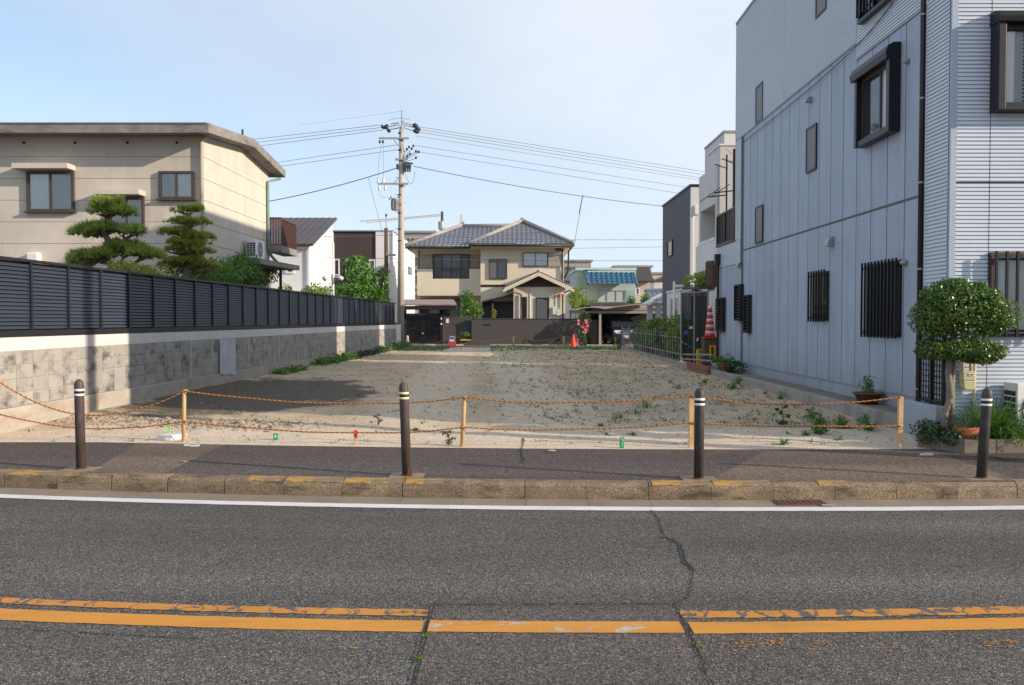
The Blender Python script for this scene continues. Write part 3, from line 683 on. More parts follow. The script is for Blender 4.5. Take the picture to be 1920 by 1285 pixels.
# ================================================================== BOUNDARY WALL AND FENCE (left)
ang = math.atan2(1, .034); rw = Vector((.034, 1, 0)).normalized(); nw = Vector((1, -.034, 0)).normalized()
WF = Fr((wallx(10.6), 10.6, 0), rw, nw)
sY = lambda Y: (Y - 10.6) / rw.y
wall = thing('block_wall', 'long low wall of weathered grey concrete blocks along the left of the lot', 'wall', WF.pt(17, .1))
WLEN = sY(44.2)
MB().fb(WF, 0, WLEN, .1, 1.495, -.14, -.017).build('mortar', MT['mortar'], wall)
MB().fb(WF, 0, WLEN, .05, .505, -.16, .022).build('footing', MT['footing'], wall, bev=.01)
MB().fb(WF, WLEN, sY(45.5), .05, 1.5, -.18, .03).build('end_pillar', MT['white_wall'], wall, bev=.01)
def box_mesh(nm, a, b, c, mat, ch=.005):
    bm = MB().hexa([(-a / 2, -b / 2, -c / 2), (a / 2, -b / 2, -c / 2), (a / 2, b / 2, -c / 2), (-a / 2, b / 2, -c / 2), (-a / 2, -b / 2 + 0, c / 2), (a / 2, -b / 2, c / 2), (a / 2, b / 2, c / 2), (-a / 2, b / 2, c / 2)])
    # front face (local -y) chamfered: shrink it and add a rim
    V = [Vector(v) for v in bm.V]; V += [Vector((x * (a / 2 - ch), -b / 2 - ch, z * (c / 2 - ch))) for x, z in ((-1, -1), (1, -1), (1, 1), (-1, 1))]
    F = [f for f in bm.F if f != (0, 1, 5, 4)] + [(8, 9, 10, 11), (0, 1, 9, 8), (1, 5, 10, 9), (5, 4, 11, 10), (4, 0, 8, 11)]
    return mesh_from(nm, V, F, mat)
bmg, bmt = box_mesh('block', .391, .1, .191, MT['block']), box_mesh('block', .396, .1, .196, MT['block_top'], .003)
cnt = 0; far = {0: MB(), 1: MB()}; ncol = int(WLEN / .4)
rz = math.atan2(rw.y, rw.x)
for i in range(ncol):
    for c in range(5):
        s, z = .2 + .4 * i, .605 + .2 * c; rr = random.Random(i * 9 + c)
        if i < 60:
            o = bpy.data.objects.new('block', bmt if c == 4 else bmg); COL.objects.link(o); o.parent = wall
            o.location = WF.pt(s, z, -.06 + rr.uniform(-.002, .0025) - (.001 if c == 4 else 0)) - OFF[wall.name]; o.rotation_euler = (0, rr.uniform(-.003, .003), rz)
        else: far[1 if c == 4 else 0].fb(WF, s - .196, s + .196, z - .096, z + .096, -.1, -.006 + rr.uniform(-.002, .002))
far[0].build('far_blocks', MT['block'], wall, kind='stuff'); far[1].build('far_blocks', MT['block_top'], wall, kind='stuff')
mb = MB()
for u in (358, 398, 467, 524):
    s = sY(12000 / (1015 - u)); mb.fb(WF, s - .045, s + .045, .5, 1.3, -.01, .003)
mb.build('mortar_patch', MT['mortar'], wall)
s0, s1 = sY(12000 / (1015 - 410)), sY(12000 / (1015 - 439))
MB().prism([WF.pt(s0, .50, .024), WF.pt(s0 + .35, .44, .024), WF.pt(s0 + .4, .48, .024), WF.pt(s0 + .75, .42, .024), WF.pt(s1, .40, .024), WF.pt(s1, 1.30, .024), WF.pt(s0, 1.30, .024)], nw * .016).build('cover_board', M('grey_board', (.50, .50, .52), .7, .1, 3, .1, 40, stain=((.34, .33, .33), .5, (4, 4, 1))), wall)
fence = thing('louvre_fence', 'dark blue grey louvred metal fence standing on top of the block wall', 'fence', WF.pt(17, 1.5))
npan = 34; slm = MB().hexa([(-.475, -.016, -.024), (.475, -.016, -.024), (.475, -.008, -.024), (-.475, -.008, -.024), (-.475, .002, .021), (.475, .002, .021), (.475, .010, .021), (-.475, .010, .021)])
slme = mesh_from('slat', slm.V, slm.F, MT['slat']); farm = MB(); NS = 17
for i in range(npan + 1):
    s = i * 1.0 + .05
    if s > WLEN + .3: break
    MB().fb(WF, s - .025, s + .025, 1.502, 2.60, -.10, -.035).build('post', MT['fence'], fence)
    if i == npan or s + 1 > WLEN + .3: break
    for j in range(NS):
        z = 1.64 + .0565 * j
        if i < 17:
            o = bpy.data.objects.new('slat', slme); COL.objects.link(o); o.parent = fence; o.location = WF.pt(s + .5, z, -.068) - OFF[fence.name]; o.rotation_euler = (0, 0, rz)
        else: farm.hexa([WF.pt(s + .5 + p.x, z + p.z, -.068 - p.y) for p in slm.V])
farm.build('far_slats', MT['slat'], fence, kind='stuff')
MB().fb(WF, 0, WLEN + .25, 2.601, 2.64, -.115, -.02).build('top_rail', MT['fence'], fence)
MB().fb(WF, 0, WLEN + .25, 1.502, 1.60, -.034, -.006).build('bottom_rail', MT['fence'], fence)
MB().fb(WF, 0, WLEN + .25, 1.502, 2.60, -.135, -.118).build('back_sheet', MT['fence'], fence)
# creeping plants along the foot of the wall
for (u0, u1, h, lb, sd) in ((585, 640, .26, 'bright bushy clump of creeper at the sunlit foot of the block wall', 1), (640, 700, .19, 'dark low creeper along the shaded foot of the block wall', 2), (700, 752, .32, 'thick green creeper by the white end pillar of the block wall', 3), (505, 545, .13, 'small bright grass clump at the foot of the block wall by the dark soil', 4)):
    bl = []; n = 7
    for k in range(n):
        Y = 12000 / (1015 - (u0 + (u1 - u0) * k / (n - 1))); hh = h * (.6 + .6 * random.Random(sd * 10 + k).random()); bl.append(((wallx(Y) + .28, Y, .25 + hh * .35), (.26, (12000 / (1015 - u1) - 12000 / (1015 - u0)) / n * .8, hh * .75)))
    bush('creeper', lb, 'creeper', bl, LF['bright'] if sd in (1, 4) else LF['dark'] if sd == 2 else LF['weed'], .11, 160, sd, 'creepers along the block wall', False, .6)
# ================================================================== RIGHT KERB STRIP
MB().box(5.5, 5.66, 11.5, 43.0, .05, .375).build('low_concrete_kerb', MT['concrete'], kind='structure', bev=.012)
MB().box(5.662, 6.4, 11.6, 43.0, .05, .352).build('side_strip', MT['ground'], kind='structure')
# ================================================================== BOLLARDS, ROPES, STAKES
def bollard(u, v, top, topu, label, mat, band):
    p = G(u, v, .17); h = (P(topu, top, p.y)).z - .17; root = thing('bollard', label, 'bollard', p, 'bollards along the kerb')
    r = .048; pr = [(r, .006), (r, h - .062), (r * .93, h - .04), (r * .72, h - .018), (r * .4, h - .004), (.004, h)]
    mb = MB().lathe((0, 0, 0), pr, 24); ln = Vector(((topu - u) / 1600 * p.y, 0, h)); sh = ln.x / h
    def lean(b): b.V = [Vector((q.x + p.x + q.z * sh, q.y + p.y, q.z + p.z)) for q in b.V]; return b
    bo = lean(mb).build('post', mat, root, True)
    for z in (h - .125, h - .175):
        lean(MB().lathe((0, 0, z), [(r + .0005, 0), (r + .0025, .002), (r + .0025, .020), (r + .0005, .022)], 24)).build('reflective_band', band, root, True)
    lean(MB().lathe((0, 0, h - .15), [(r + .001, 0), (r + .002, .001), (r + .002, .018), (r + .001, .02)], 24)).build('dark_band', MT['black'], root, True)
    MB().box(p.x - .17, p.x + .17, p.y - .12, p.y + .12, p.z - .02, p.z + .005).build('base_plate', MT['gutter'], root)
    MB().lathe(p + Vector((0, 0, .005)), [(r + .015, 0), (r + .012, .008), (r, .012)], 20).build('collar', MT['rust'], root)
    return root
bollard(152, 880, 711, 150, 'dark brown bollard with white bands standing in front of the left block wall', MT['bollard'], MT['band'])
b2 = bollard(763, 892, 716, 757, 'leaning brown bollard with two pale yellow bands and a rusty foot', MT['bollard'], MT['band_y'])
bollard(1310, 898, 727, 1311, 'dark bollard with white bands standing right in front of a rope post', MT['bollard_dark'], MT['band'])
bollard(1840, 897, 728, 1849, 'dark leaning bollard with white bands in front of the planter and terracotta pot', MT['bollard_dark'], MT['band'])
pp = G(766, 893, .17); MB().box(pp.x + .0, pp.x + .04, pp.y - .052, pp.y - .046, .18, .27).build('rust_patch', MT['rust'], b2)
strip_b2 = flat('kerb_yellow_paint', [(735, 896), (752, 889.5), (795, 889), (785, 896)], .1765, KERBYEL)
def rope_post(u, v, utop, vtop, label, Yp=None, split=False, w=.026, group='wooden posts holding the ropes'):
    p = G(u, v, .17); q = P(utop, vtop, p.y); root = thing('rope_post', label, 'post', p, group)
    if split: MB().prism([p + Vector((-.03, -.02, -.05)), p + Vector((.03, -.02, -.05)), p + Vector((.03, .02, -.05)), p + Vector((-.03, .02, -.05))], q - p + Vector((0, 0, .05))).build('stake', MT['wood'], root, bev=.005)
    else: MB().tube([p - Vector((0, 0, .05)), p.lerp(q, .97), q], [w, w, w * .85], 12).build('stake', MT['wood'], root, True)
    return root, p, q
RP = []
RP.append(rope_post(-24, 827, -1, 714, 'slanting round wooden post at the left end of the ropes'))
RP.append(rope_post(344, 829, 345.5, 731, 'pale round wooden post beside the white concrete block'))
RP.append(rope_post(866, 837, 871, 744, 'pale round wooden post behind and right of the leaning bollard'))
r_, p_, q_ = rope_post(1296, 840, 1296, 741, 'flat wooden post with a red strip behind the dark bollard', split=True); RP.append((r_, p_, q_))
MB().box(p_.x + .032, p_.x + .042, p_.y - .022, p_.y - .012, .17, .60).build('red_strip', MT['red'], r_)
r_, p_, q_ = rope_post(1687, 840, 1688.5, 744, 'squared wooden post at the right end of the ropes near the planter', split=True); RP.append((r_, p_, q_))
MB().box(p_.x - .018, p_.x + .012, p_.y - .0225, p_.y - .0205, .18, .23).build('paper_tag', MT['white'], r_)
def para(A, B, mid, n):
    out = []
    for k in range(n):
        s = k / n; q = A.lerp(B, s); sag = mid - A.lerp(B, .5); out.append(q + sag * (4 * s * (1 - s)))
    return out
def rope(label, pts_px, mids, cat='rope'):
    A = [];
    for (u, v), (r0, p0, q0) in zip(pts_px, RP): A.append(P(u, v, p0.y - .034))
    path = []
    for i in range(len(A) - 1):
        m_ = P(mids[i][0], mids[i][1], (A[i].y + A[i + 1].y) / 2 + .0); path += para(A[i], A[i + 1], m_, max(20, int((A[i + 1] - A[i]).length / .013)))
    path.append(A[-1])
    for i, p in enumerate(path): path[i] = p + Vector((0, .004 * math.sin(i * .031 + 2) , .007 * math.sin(i * .021 + len(label)) + .004 * math.sin(i * .057)))
    root = thing('rope', label, cat, A[2], 'twisted orange ropes')
    for (nm, mat, ph) in (('orange_strand', 'rope_o', 0), ('orange_strand', 'rope_o', 2.1), ('dark_strand', 'rope_k', 4.2)):
        q = []
        for i, p in enumerate(path):
            a = ph + i * 1.25; q.append(p + Vector((.15 * math.cos(a), math.cos(a), math.sin(a))) * .0048)
        MB().tube(q, .0058, 5).build(nm, MT[mat], root, True)
    mb = MB()
    for p in A: mb.lathe(p + Vector((0, .034, -.012)), [(.027, 0), (.033, .005), (.033, .015), (.027, .02)], 12)
    mb.build('knot', MT['rope_o'], root, True); return root
rope('upper twisted orange rope sagging between the wooden posts', [(-2, 717), (345, 732), (870, 745), (1296, 742), (1688, 745)], [(166, 778), (610, 757), (1083, 756), (1492, 758)])
rope('lower twisted orange rope sagging between the wooden posts', [(-6, 777), (344, 789), (868, 801), (1296, 793), (1688, 799)], [(166, 803), (620, 812), (1083, 806), (1492, 799)])
def stake(u, v0, v1, w, label, mat, top=None, cat='stake'):
    p = G(u, v1, .17); z = P(u, v0, p.y).z; root = thing('survey_stake', label, cat, p, 'survey stakes in the lot'); hw = w / 3200 * p.y
    MB().box(p.x - hw, p.x + hw, p.y - hw * .7, p.y + hw * .7, .1, z).build('stake', mat, root, bev=.004)
    return root, p, z, hw
r_, p_, z_, h_ = stake(667, 808, 833, 6, 'short wooden survey stake with a red painted top', MT['wood'])
MB().box(p_.x - h_ * 1.15, p_.x + h_ * 1.15, p_.y - h_ * .9, p_.y + h_ * .9, z_ - .075, z_ + .006).build('red_top', MT['red'], r_, bev=.004)
r_, p_, z_, h_ = stake(517, 813, 826, 8, 'small green survey label in the lit sand', MT['green_p'])
MB().box(p_.x - h_ * .4, p_.x + h_ * .4, p_.y - h_ * .72 - .002, p_.y - h_ * .7 - .0005, z_ - .05, z_ - .02).build('white_mark', MT['white'], r_)
r_, p_, z_, h_ = stake(1166, 821, 840, 8, 'green survey stake with white marks at the pavement edge', MT['green_p'])
mb = MB()
for (dx0, dx1, a, c) in ((-.5, .5, .018, .025), (.25, .5, .025, .042), (-.1, .5, .052, .058), (-.3, .4, .07, .075), (-.3, .4, .082, .087), (.0, .15, .068, .105)):
    mb.box(p_.x + h_ * dx0, p_.x + h_ * dx1, p_.y - h_ * .7 - .003, p_.y - h_ * .7 - .0005, z_ - c, z_ - a)
mb.build('white_mark', MT['white'], r_)
stake(318, 799, 812, 3, 'thin lime green marker behind the white concrete block', MT['lime'])
p = G(313, 826, .17); MB().prism([p + Vector(q) for q in ((-.14, 0, -.02), (.07, -.02, -.02), (.19, .22, -.02), (-.02, .25, -.02))], (0, 0, .085)).build('concrete_block', MT['white_wall'], bev=.012, label='white concrete block lying at the pavement edge by the rope post', cat='concrete block')
rg = random.Random(8)
MT['leaf_olive'] = M('fallen_leaf', (.26, .30, .04), .6, .1, 6, 0, 60); MT['scrap'] = M('dusty_scrap', (.42, .36, .30), .8, .2, 9, 0, 60)
for (u, v, lb, s, mt) in ((1034, 846, 'pale flattened scrap lying at the back edge of the pavement', .06, 'scrap'), (360, 836, 'thin pale ring shaped scrap on the pavement patch', .09, 'white'), (1738, 853, 'pale scrap of litter at the corner near the planter', .09, 'white'), (345, 866, 'yellow green leaf lying on the pavement', .04, 'leaf_olive'), (1146, 814, 'white scrap of litter beside a small weed', .05, 'white')):
    z = .178 if v < 830 or v > 850 or u == 360 or u == 1034 else .18; p = G(u, v, z); n = 9; pts = [p + Vector((s * (.7 + .5 * rg.random()) * math.cos(k * 6.28 / n), s * .8 * (.7 + .5 * rg.random()) * math.sin(k * 6.28 / n), rg.uniform(0, .008))) for k in range(n)]
    if u in (360, 1738): MB().tube(pts + pts[:1], .005, 5).build('litter', MT[mt], label=lb, cat='litter')
    else: MB().prism([(q.x, q.y, q.z) for q in pts], (0, 0, .006)).build('litter', MT[mt], label=lb, cat='litter')
# drain cover in the gutter
Yd = KF(DRAINX + .25) - .27; dr = thing('drain_cover', 'rusty iron drain cover set in the gutter at the kerb', 'drain cover', (2.74, Yd + .12, .01))
MB().box(2.50, 2.98, Yd + .03, Yd + .245, .004, .017).build('plate', MT['rust'], dr)
mb = MB()
for k in range(9): mb.box(2.53 + k * .05, 2.55 + k * .05, Yd + .06, Yd + .21, .0175, .021)
mb.build('rib', MT['rust'], dr); MB().box(2.9, 3.02, Yd - .0, Yd + .025, .013, .022).build('edge_bar', MT['steel'], dr)
# small green sprigs in the road cracks
for (u, v, lb) in ((797, 1190, 'tiny green sprig in the left seam of the road patch, on the yellow line'), (782, 1234, 'tiny green sprig in the left seam of the road patch, below the yellow line'), (1305, 1212, 'tiny green sprig in the right seam of the road patch')):
    p = G(u, v, .008); r2 = np.random.default_rng(u); rt = thing('sprig', lb, 'sprig', p, 'sprigs in the road seams'); leafmesh('leaves', LF['lime'], rt, r2, [((p.x + .008 * k, p.y + .013 * k - .013, .010), (.009, .014, .008)) for k in range(3)], .010, 40000, .6)
# ================================================================== BUILDINGS
CAM0 = Vector((0, 0, CAMZ))
def uv(f, u, v):
    d = ray(u, v); t = (f.o - CAM0).dot(f.n) / d.dot(f.n); p = CAM0 + d * t; return (p - f.o).dot(f.r), p.z
def rect(f, a, b, c=None):            # pixel corners -> x0,x1,z0,z1 on the plane
    x0, z0 = uv(f, *a); x1, z1 = uv(f, *b); return min(x0, x1), max(x0, x1), min(z0, z1), max(z0, z1)
def front(Y, X=0): return Fr((X, Y, 0), (1, 0, 0), (0, -1, 0))
def sidef(X, Y, k=0): return Fr((X, Y, 0), (k, 1, 0), (1, -k, 0))          # faces +X
def sidel(X, Y, k=0): return Fr((X, Y, 0), (k, 1, 0), (-1, k, 0))          # faces -X
# ------------------------------------------------ grey three storey building on the right
gb = thing('metal_clad_building', 'tall grey blue building with panelled side and corrugated metal upper walls right of the lot', 'building', (8.5, 15, .1))
GF = sidel(6.07 + .0075 * 11.6, 11.6, .0075)
def gx(Y): return 6.07 + .0075 * Y
MB().prism([(gx(11.6) + .003, 11.6, .1), (14, 11.6, .1), (14, 23.9, .1), (gx(23.9) + .003, 23.9, .1)], (0, 0, 9.8)).build('core', MT['seam'], gb)
MB().prism([(gx(23.9) + .003, 23.902, .1), (9, 23.902, .1), (9, 26.1, .1), (gx(26.1) + .003, 26.1, .1)], (0, 0, 3.8)).build('rear_core', MT['seam'], gb)
MB().box(5.625, 14, 10.975, 11.598, .1, 10.2).build('front_core', MT['seam'], gb)
corrugate(GF, .0, 3.82, 6.43, 9.93).build('siding_sheet', MT['metal_siding'], gb); corrugate(GF, 3.835, 8.0, 6.73, 9.93).build('siding_sheet', MT['metal_siding'], gb)
corrugate(GF, 8.01, 12.3, 6.73, 9.93).build('siding_sheet', MT['metal_siding'], gb); corrugate(GF, 11.72, 12.3, 3.96, 6.72).build('siding_sheet', MT['metal_siding'], gb)
corrugate(GF, 11.72, 14.5, 3.31, 3.95).build('siding_sheet', MT['metal_siding'], gb)
mb = MB(); mb.fb(GF, 0, 3.83, 6.395, 6.428, 0, .022); mb.fb(GF, 3.83, 11.71, 6.695, 6.728, 0, .022); mb.fb(GF, -.01, 12.32, 9.931, 9.99, -.05, .04); mb.fb(GF, 12.301, 12.33, 3.9, 9.93, -.05, .02); mb.fb(GF, 11.70, 11.718, 3.96, 6.69, 0, .02); mb.fb(GF, 0, 11.71, .555, .572, 0, .014); mb.fb(GF, 11.712, 14.5, .555, .572, 0, .014)
mb.build('flashing', MT['steel'], gb)
jx = [13.47 + .64 * k - 11.6 for k in range(-3, 16)]; jx[0] = 0.0
for i in range(len(jx) - 1):
    a, b = jx[i] + .014, min(jx[i + 1], 11.70) - .014; top = 6.395 if b < 3.86 else 6.694
    if a >= 11.6: continue
    for (z0, z1) in ((.573, 3.60), (3.645, top)):
        mm = MB(); d = random.Random(i * 3 + int(z0)).uniform(0, .0015); c = .0015
        mm.add([GF.pt(a, z0, -.02), GF.pt(b, z0, -.02), GF.pt(b, z1, -.02), GF.pt(a, z1, -.02), GF.pt(a, z0, d - c), GF.pt(b, z0, d - c), GF.pt(b, z1, d - c), GF.pt(a, z1, d - c), GF.pt(a + c, z0 + c, d), GF.pt(b - c, z0 + c, d), GF.pt(b - c, z1 - c, d), GF.pt(a + c, z1 - c, d)],
               [(0, 1, 5, 4), (1, 2, 6, 5), (2, 3, 7, 6), (3, 0, 4, 7), (4, 5, 9, 8), (5, 6, 10, 9), (6, 7, 11, 10), (7, 4, 8, 11), (8, 9, 10, 11)]); mm.build('wall_panel', MT['panel'], gb)
for k in range(5):
    a, b = 11.712 + .56 * k, 11.712 + .56 * (k + 1) - .028; MB().fb(GF, a, b, .573, 3.30, -.02, 0).build('wall_panel', MT['panel'], gb)
for k in range(8): MB().fb(GF, 1.86 * k, 1.86 * (k + 1) - .012, .1, .553, -.03, .002).build('foundation', MT['panel'], gb)
def gwin(u0, u1, va, vb, panes=1, glass='frost', d=.035, near=True, **k):
    f = GF; x0, z1 = uv(f, u1, va); x1, _ = uv(f, u0, va); z0 = uv(f, u0, vb)[1] if vb < 600 else uv(f, u1, vb)[1]
    return win(gb, f, x0, x1, z0, z1, MT['black'], panes, glass, d, **k), (x0, x1, z0, z1)
gwin(1532, 1552, -30, 36); _, q = gwin(1621, 1678, -60, 46, 2, 'dglass', .12, fw=.06)
grille(gb, GF, q[0] + .05, q[1] - .05, q[2] + .1, q[3], 9, .13)
gwin(1419, 1432, 152, 234); gwin(1514, 1533, 230, 326); gwin(1418, 1432, 383, 458)
# big shutter window standing out of the wall
x0, z1 = uv(GF, 1690, 108); x1, z0 = uv(GF, 1621, 279)
mb = MB(); mb.fb(GF, x0, x0 + .12, z0, z1, .004, .19); mb.fb(GF, x1 - .10, x1, z0, z1, .004, .19); mb.fb(GF, x0 + .121, x1 - .101, z0, z0 + .10, .004, .17)
sw = mb.build('window', MT['black'], gb, bev=.006)
pr = [GF.pt(x0 - .0, z1 + a, b) for a, b in ((0.002, .004), (.002, .23), (.10, .25), (.20, .21), (.25, .12), (.25, .004))]; MB().prism(pr, GF.r * (x1 - x0 + .08)).build('shutter_box', MT['black'], sw)
mb = MB().ring(GF, x0 + .122, x1 - .102, z0 + .102, z1, .05, .004, .10); xm = (x0 + x1) / 2 - .12; mb.fb(GF, xm - .02, xm + .02, z0 + .15, z1 - .05, .02, .09); mb.build('sash', MT['winbrown'], sw)
MB().fb(GF, x0 + .15, xm, z0 + .14, z1 - .05, .045, .055).build('pane', MT['frost_w'], sw); MB().fb(GF, xm, x1 - .13, z0 + .14, z1 - .05, .055, .065).build('pane', MT['dglass'], sw)
for (u0, u1, va, vb, n) in ((1526, 1555, 508, 602, 7), (1628, 1692, 487, 633, 11)):
    w_, q = gwin(u0, u1, va, vb, 2, 'dglass', .03); grille(gb, GF, q[0], q[1] + .02, q[2] - .02, q[3] + .03, n, .085)
for (u0, u1, va, vb) in ((1384, 1395, 533, 602), (1402, 1410, 553, 625), (1349, 1361, 558, 622)):
    x0, z1 = uv(GF, u1, va); x1, _ = uv(GF, u0, va); z0 = uv(GF, u1, vb)[1]; mb = MB().ring(GF, x0, x1, z0, z1, .04, .003, .12); n = int((z1 - z0) / .085)
    for k in range(n):
        z = z0 + .05 + (z1 - z0 - .1) * k / n; mb.prism([GF.pt(x0 + .041, z, .10), GF.pt(x0 + .041, z + .06, .03), GF.pt(x0 + .041, z + .067, .035), GF.pt(x0 + .041, z + .007, .105)], GF.r * (x1 - x0 - .082))
    mb.build('louvre_window', MT['black'], gb)
def hood(u0, u1, va, vb, mat='alu', nm='vent_hood', rnd=False):
    x0, z1 = uv(GF, u1, va); x1, z0 = uv(GF, u0, vb)
    if rnd:
        c = GF.pt((x0 + x1) / 2, (z0 + z1) / 2, 0); r = (z1 - z0) / 2; MB().tube([c + GF.n * a for a in (.0, .03, .05, .09, .10)], [r, r, r * .75, r * .55, r * .2], 14).build(nm, MT[mat], gb, True)
    else:
        w = min(.24, (x1 - x0) * .42); x0 = (x0 + x1) / 2 - w / 2; pts = [GF.pt(x0, z0, .003), GF.pt(x0, z0, .13), GF.pt(x0, z0 + (z1 - z0) * .55, .12), GF.pt(x0, z0 + (z1 - z0) * .85, .08), GF.pt(x0, z1, .003)]; MB().prism(pts, GF.r * w).build(nm, MT[mat], gb, bev=.01)
hood(1516, 1526, 178, 196); hood(1553, 1569, 442, 464); hood(1385, 1393, 490, 503); hood(1699, 1709, 107, 124, rnd=True); hood(1695, 1704, 486, 500, rnd=True)
mb = MB().tube([(5.565, 11.66, .3), (5.565, 11.66, 10)], .036, 12); dp = mb.build('downpipe', MT['brown'], gb, True)
for v in (28, 185, 343, 505, 625, 730): z = P(1724, v, 11.66).z; MB().tube([(5.565, 11.66, z - .014), (5.565, 11.66, z + .014)], .041, 12).build('pipe_bracket', MT['alu'], dp, True)
a = GF.pt(14.1, 0, .07); MB().tube([a + Vector((0, 0, .3)), a + Vector((0, 0, 3.4))], .04, 10).box(a.x - .1, a.x + .06, a.y - .1, a.y + .1, 3.4, 3.72).build('downpipe', MT['brown'], gb)
MB().tube([GF.pt(*uv(GF, u, v), .045) for u, v in ((1395, 268), (1450, 225), (1530, 160), (1602, 96), (1640, 55), (1672, 15), (1690, -10))], .009, 5).build('cable', MT['wire'], gb)
FF = front(10.95, 5.6)
for (a, b, c, d) in ((.062, .485, .22, 3.495), (.495, 6, .22, 3.495), (.062, .485, 3.51, 10.2), (.495, 6, 3.51, 10.2)): corrugate(FF, a, b, c, d).build('siding_sheet', MT['metal_siding'], gb)
FS = sidel(5.6, 10.95); corrugate(FS, .03, .645, .66, 10.2).build('siding_sheet', MT['metal_siding'], gb)
mb = MB(); mb.fb(FF, -.015, .06, .2, 10.2, -.02, .022); mb.build('corner_trim', MT['panel'], gb)
def fwin(u0, v0, u1, v1): return rect(FF, (u0, v0), (u1, v1))
x0, x1, z0, z1 = fwin(1856, 52, 2180, 213)
mb = MB(); mb.fb(FF, x0, x0 + .09, z0, z1, .016, .22); mb.fb(FF, x1 - .09, x1, z0, z1, .016, .22); mb.fb(FF, x0 + .091, x1 - .091, z0, z0 + .05, .016, .20)
fw_ = mb.build('window', MT['black'], gb, bev=.005)
MB().prism([FF.pt(x0 - .01, z1 + a, b) for a, b in ((.002, .016), (.002, .25), (.06, .27), (.13, .24), (.17, .12), (.17, .016))], FF.r * (x1 - x0 + .02)).build('shutter_box', MT['black'], fw_)
MB().ring(FF, x0 + .092, x1 - .092, z0 + .052, z1, .06, .016, .12).build('sash', MT['black'], fw_)
MB().fb(FF, x0 + .14, x1 - .14, z0 + .10, z1 - .05, .07, .08).build('pane', MT['glass'], fw_)
MB().fb(FF, x0 + .10, x1 - .10, z0 + .06, z1 - .01, .0162, .0175).build('unlit_room_sheet', MT['dark'], fw_)  # dark sheet stands in for the unlit room behind the pane
curtain_mb(FF, x0 + .15, x0 + .40, z0 + .12, z1 - .07, .04, .014, .06).build('curtain', MT['curtain'], fw_)
x0, x1, z0, z1 = fwin(1853, 474, 2150, 632)
wb = win(gb, FF, x0, x1, z0, z1, MT['winbrown'], 2, 'frost_w', .06); grille(gb, FF, x0 + .03, x1, z0 - .0, z1 + .01, 16, .12, bw=.028)
# gate lattice beside the front corner, on its plinth
MB().box(5.44, 5.598, 10.93, 11.85, .1, .64).build('plinth', MT['panel'], gb, bev=.01)
FG = sidel(5.57, 10.96); mb = MB()
for k in range(9): mb.fb(FG, .03 + .072 * k, .042 + .072 * k, .70, 1.62, .012, .022)
for k in range(13): mb.fb(FG, .02, .64, .70 + .075 * k, .71 + .075 * k, .0, .0115)
for x in (-.005, .30, .64): mb.fb(FG, x, x + .035, .64, 1.66, .0, .035)
mb.fb(FG, -.005, .68, .66, .69, .0, .03); mb.build('lattice_gate', MT['black'], gb)
# rear balcony with railing and drying poles
mb = MB(); mb.fb(GF, 12.36, 14.5, 3.951, 4.03, -.3, .05); bal = mb.build('balcony_curb', MT['brown'], gb)
mb = MB()
for k in range(20): mb.fb(GF, 12.38 + .108 * k, 12.40 + .108 * k, 4.031, 4.88, -.02, .0)
mb.fb(GF, 12.36, 14.5, 4.881, 4.93, -.03, .02)
for x in (12.36, 13.42, 14.46): mb.fb(GF, x, x + .045, 4.031, 4.88, .001, .04)
mb.build('balcony_railing', MT['black'], gb)
mb = MB()
for x in (12.75, 13.6): p = GF.pt(x, 0, -.05); mb.tube([p + Vector((0, 0, 4.93)), p + Vector((0, 0, 6.6))], .035 if x < 13 else .025, 8); mb.tube([p + Vector((0, 0, 5.42)), p + GF.n * .55 + Vector((0, 0, 5.36))], .018, 6); mb.tube([p + Vector((0, 0, 6.2)), p + GF.n * .35 + Vector((0, 0, 6.32))], .015, 6)
mb.tube([GF.pt(12.3, 5.43, .45), GF.pt(14.9, 5.40, .45)], .016, 6); mb.tube([GF.pt(12.3, 5.52, .2), GF.pt(14.6, 5.5, .2)], .016, 6); mb.build('drying_rack', MT['brown'], gb)
# ------------------------------------------------ gas meter, air conditioner, planter, pots by the front
gm = thing('gas_meter', 'cream gas meter on its pipe behind the clipped tree', 'gas meter', (5.80, 10.86, .85))
mb = MB().box(5.715, 5.88, 10.80, 10.90, .98, 1.10); mb.build('meter_head', MT['meter'], gm, bev=.012); MB().prism([(5.72 + x, 10.79, .86 + z) for x, z in ((.03, 0), (.13, 0), (.155, .03), (.155, .118), (0, .118), (0, .03))], (0, .1, 0)).build('meter_body', MT['meter'], gm, bev=.012)
MB().box(5.785, 5.855, 10.794, 10.799, 1.035, 1.075).build('dial_plate', MT['white'], gm); MB().box(5.80, 5.845, 10.791, 10.7935, 1.048, 1.062).build('counter', MT['black'], gm)
MB().tube([(5.90, 10.87, .25), (5.90, 10.87, 1.30), (5.84, 10.86, 1.33), (5.84, 10.85, 1.10)], .02, 8).tube([(5.74, 10.85, 1.10), (5.74, 10.86, 1.3), (5.74, 10.9, 1.34)], .016, 8).build('pipe', MT['pipe_beige'], gm, True)
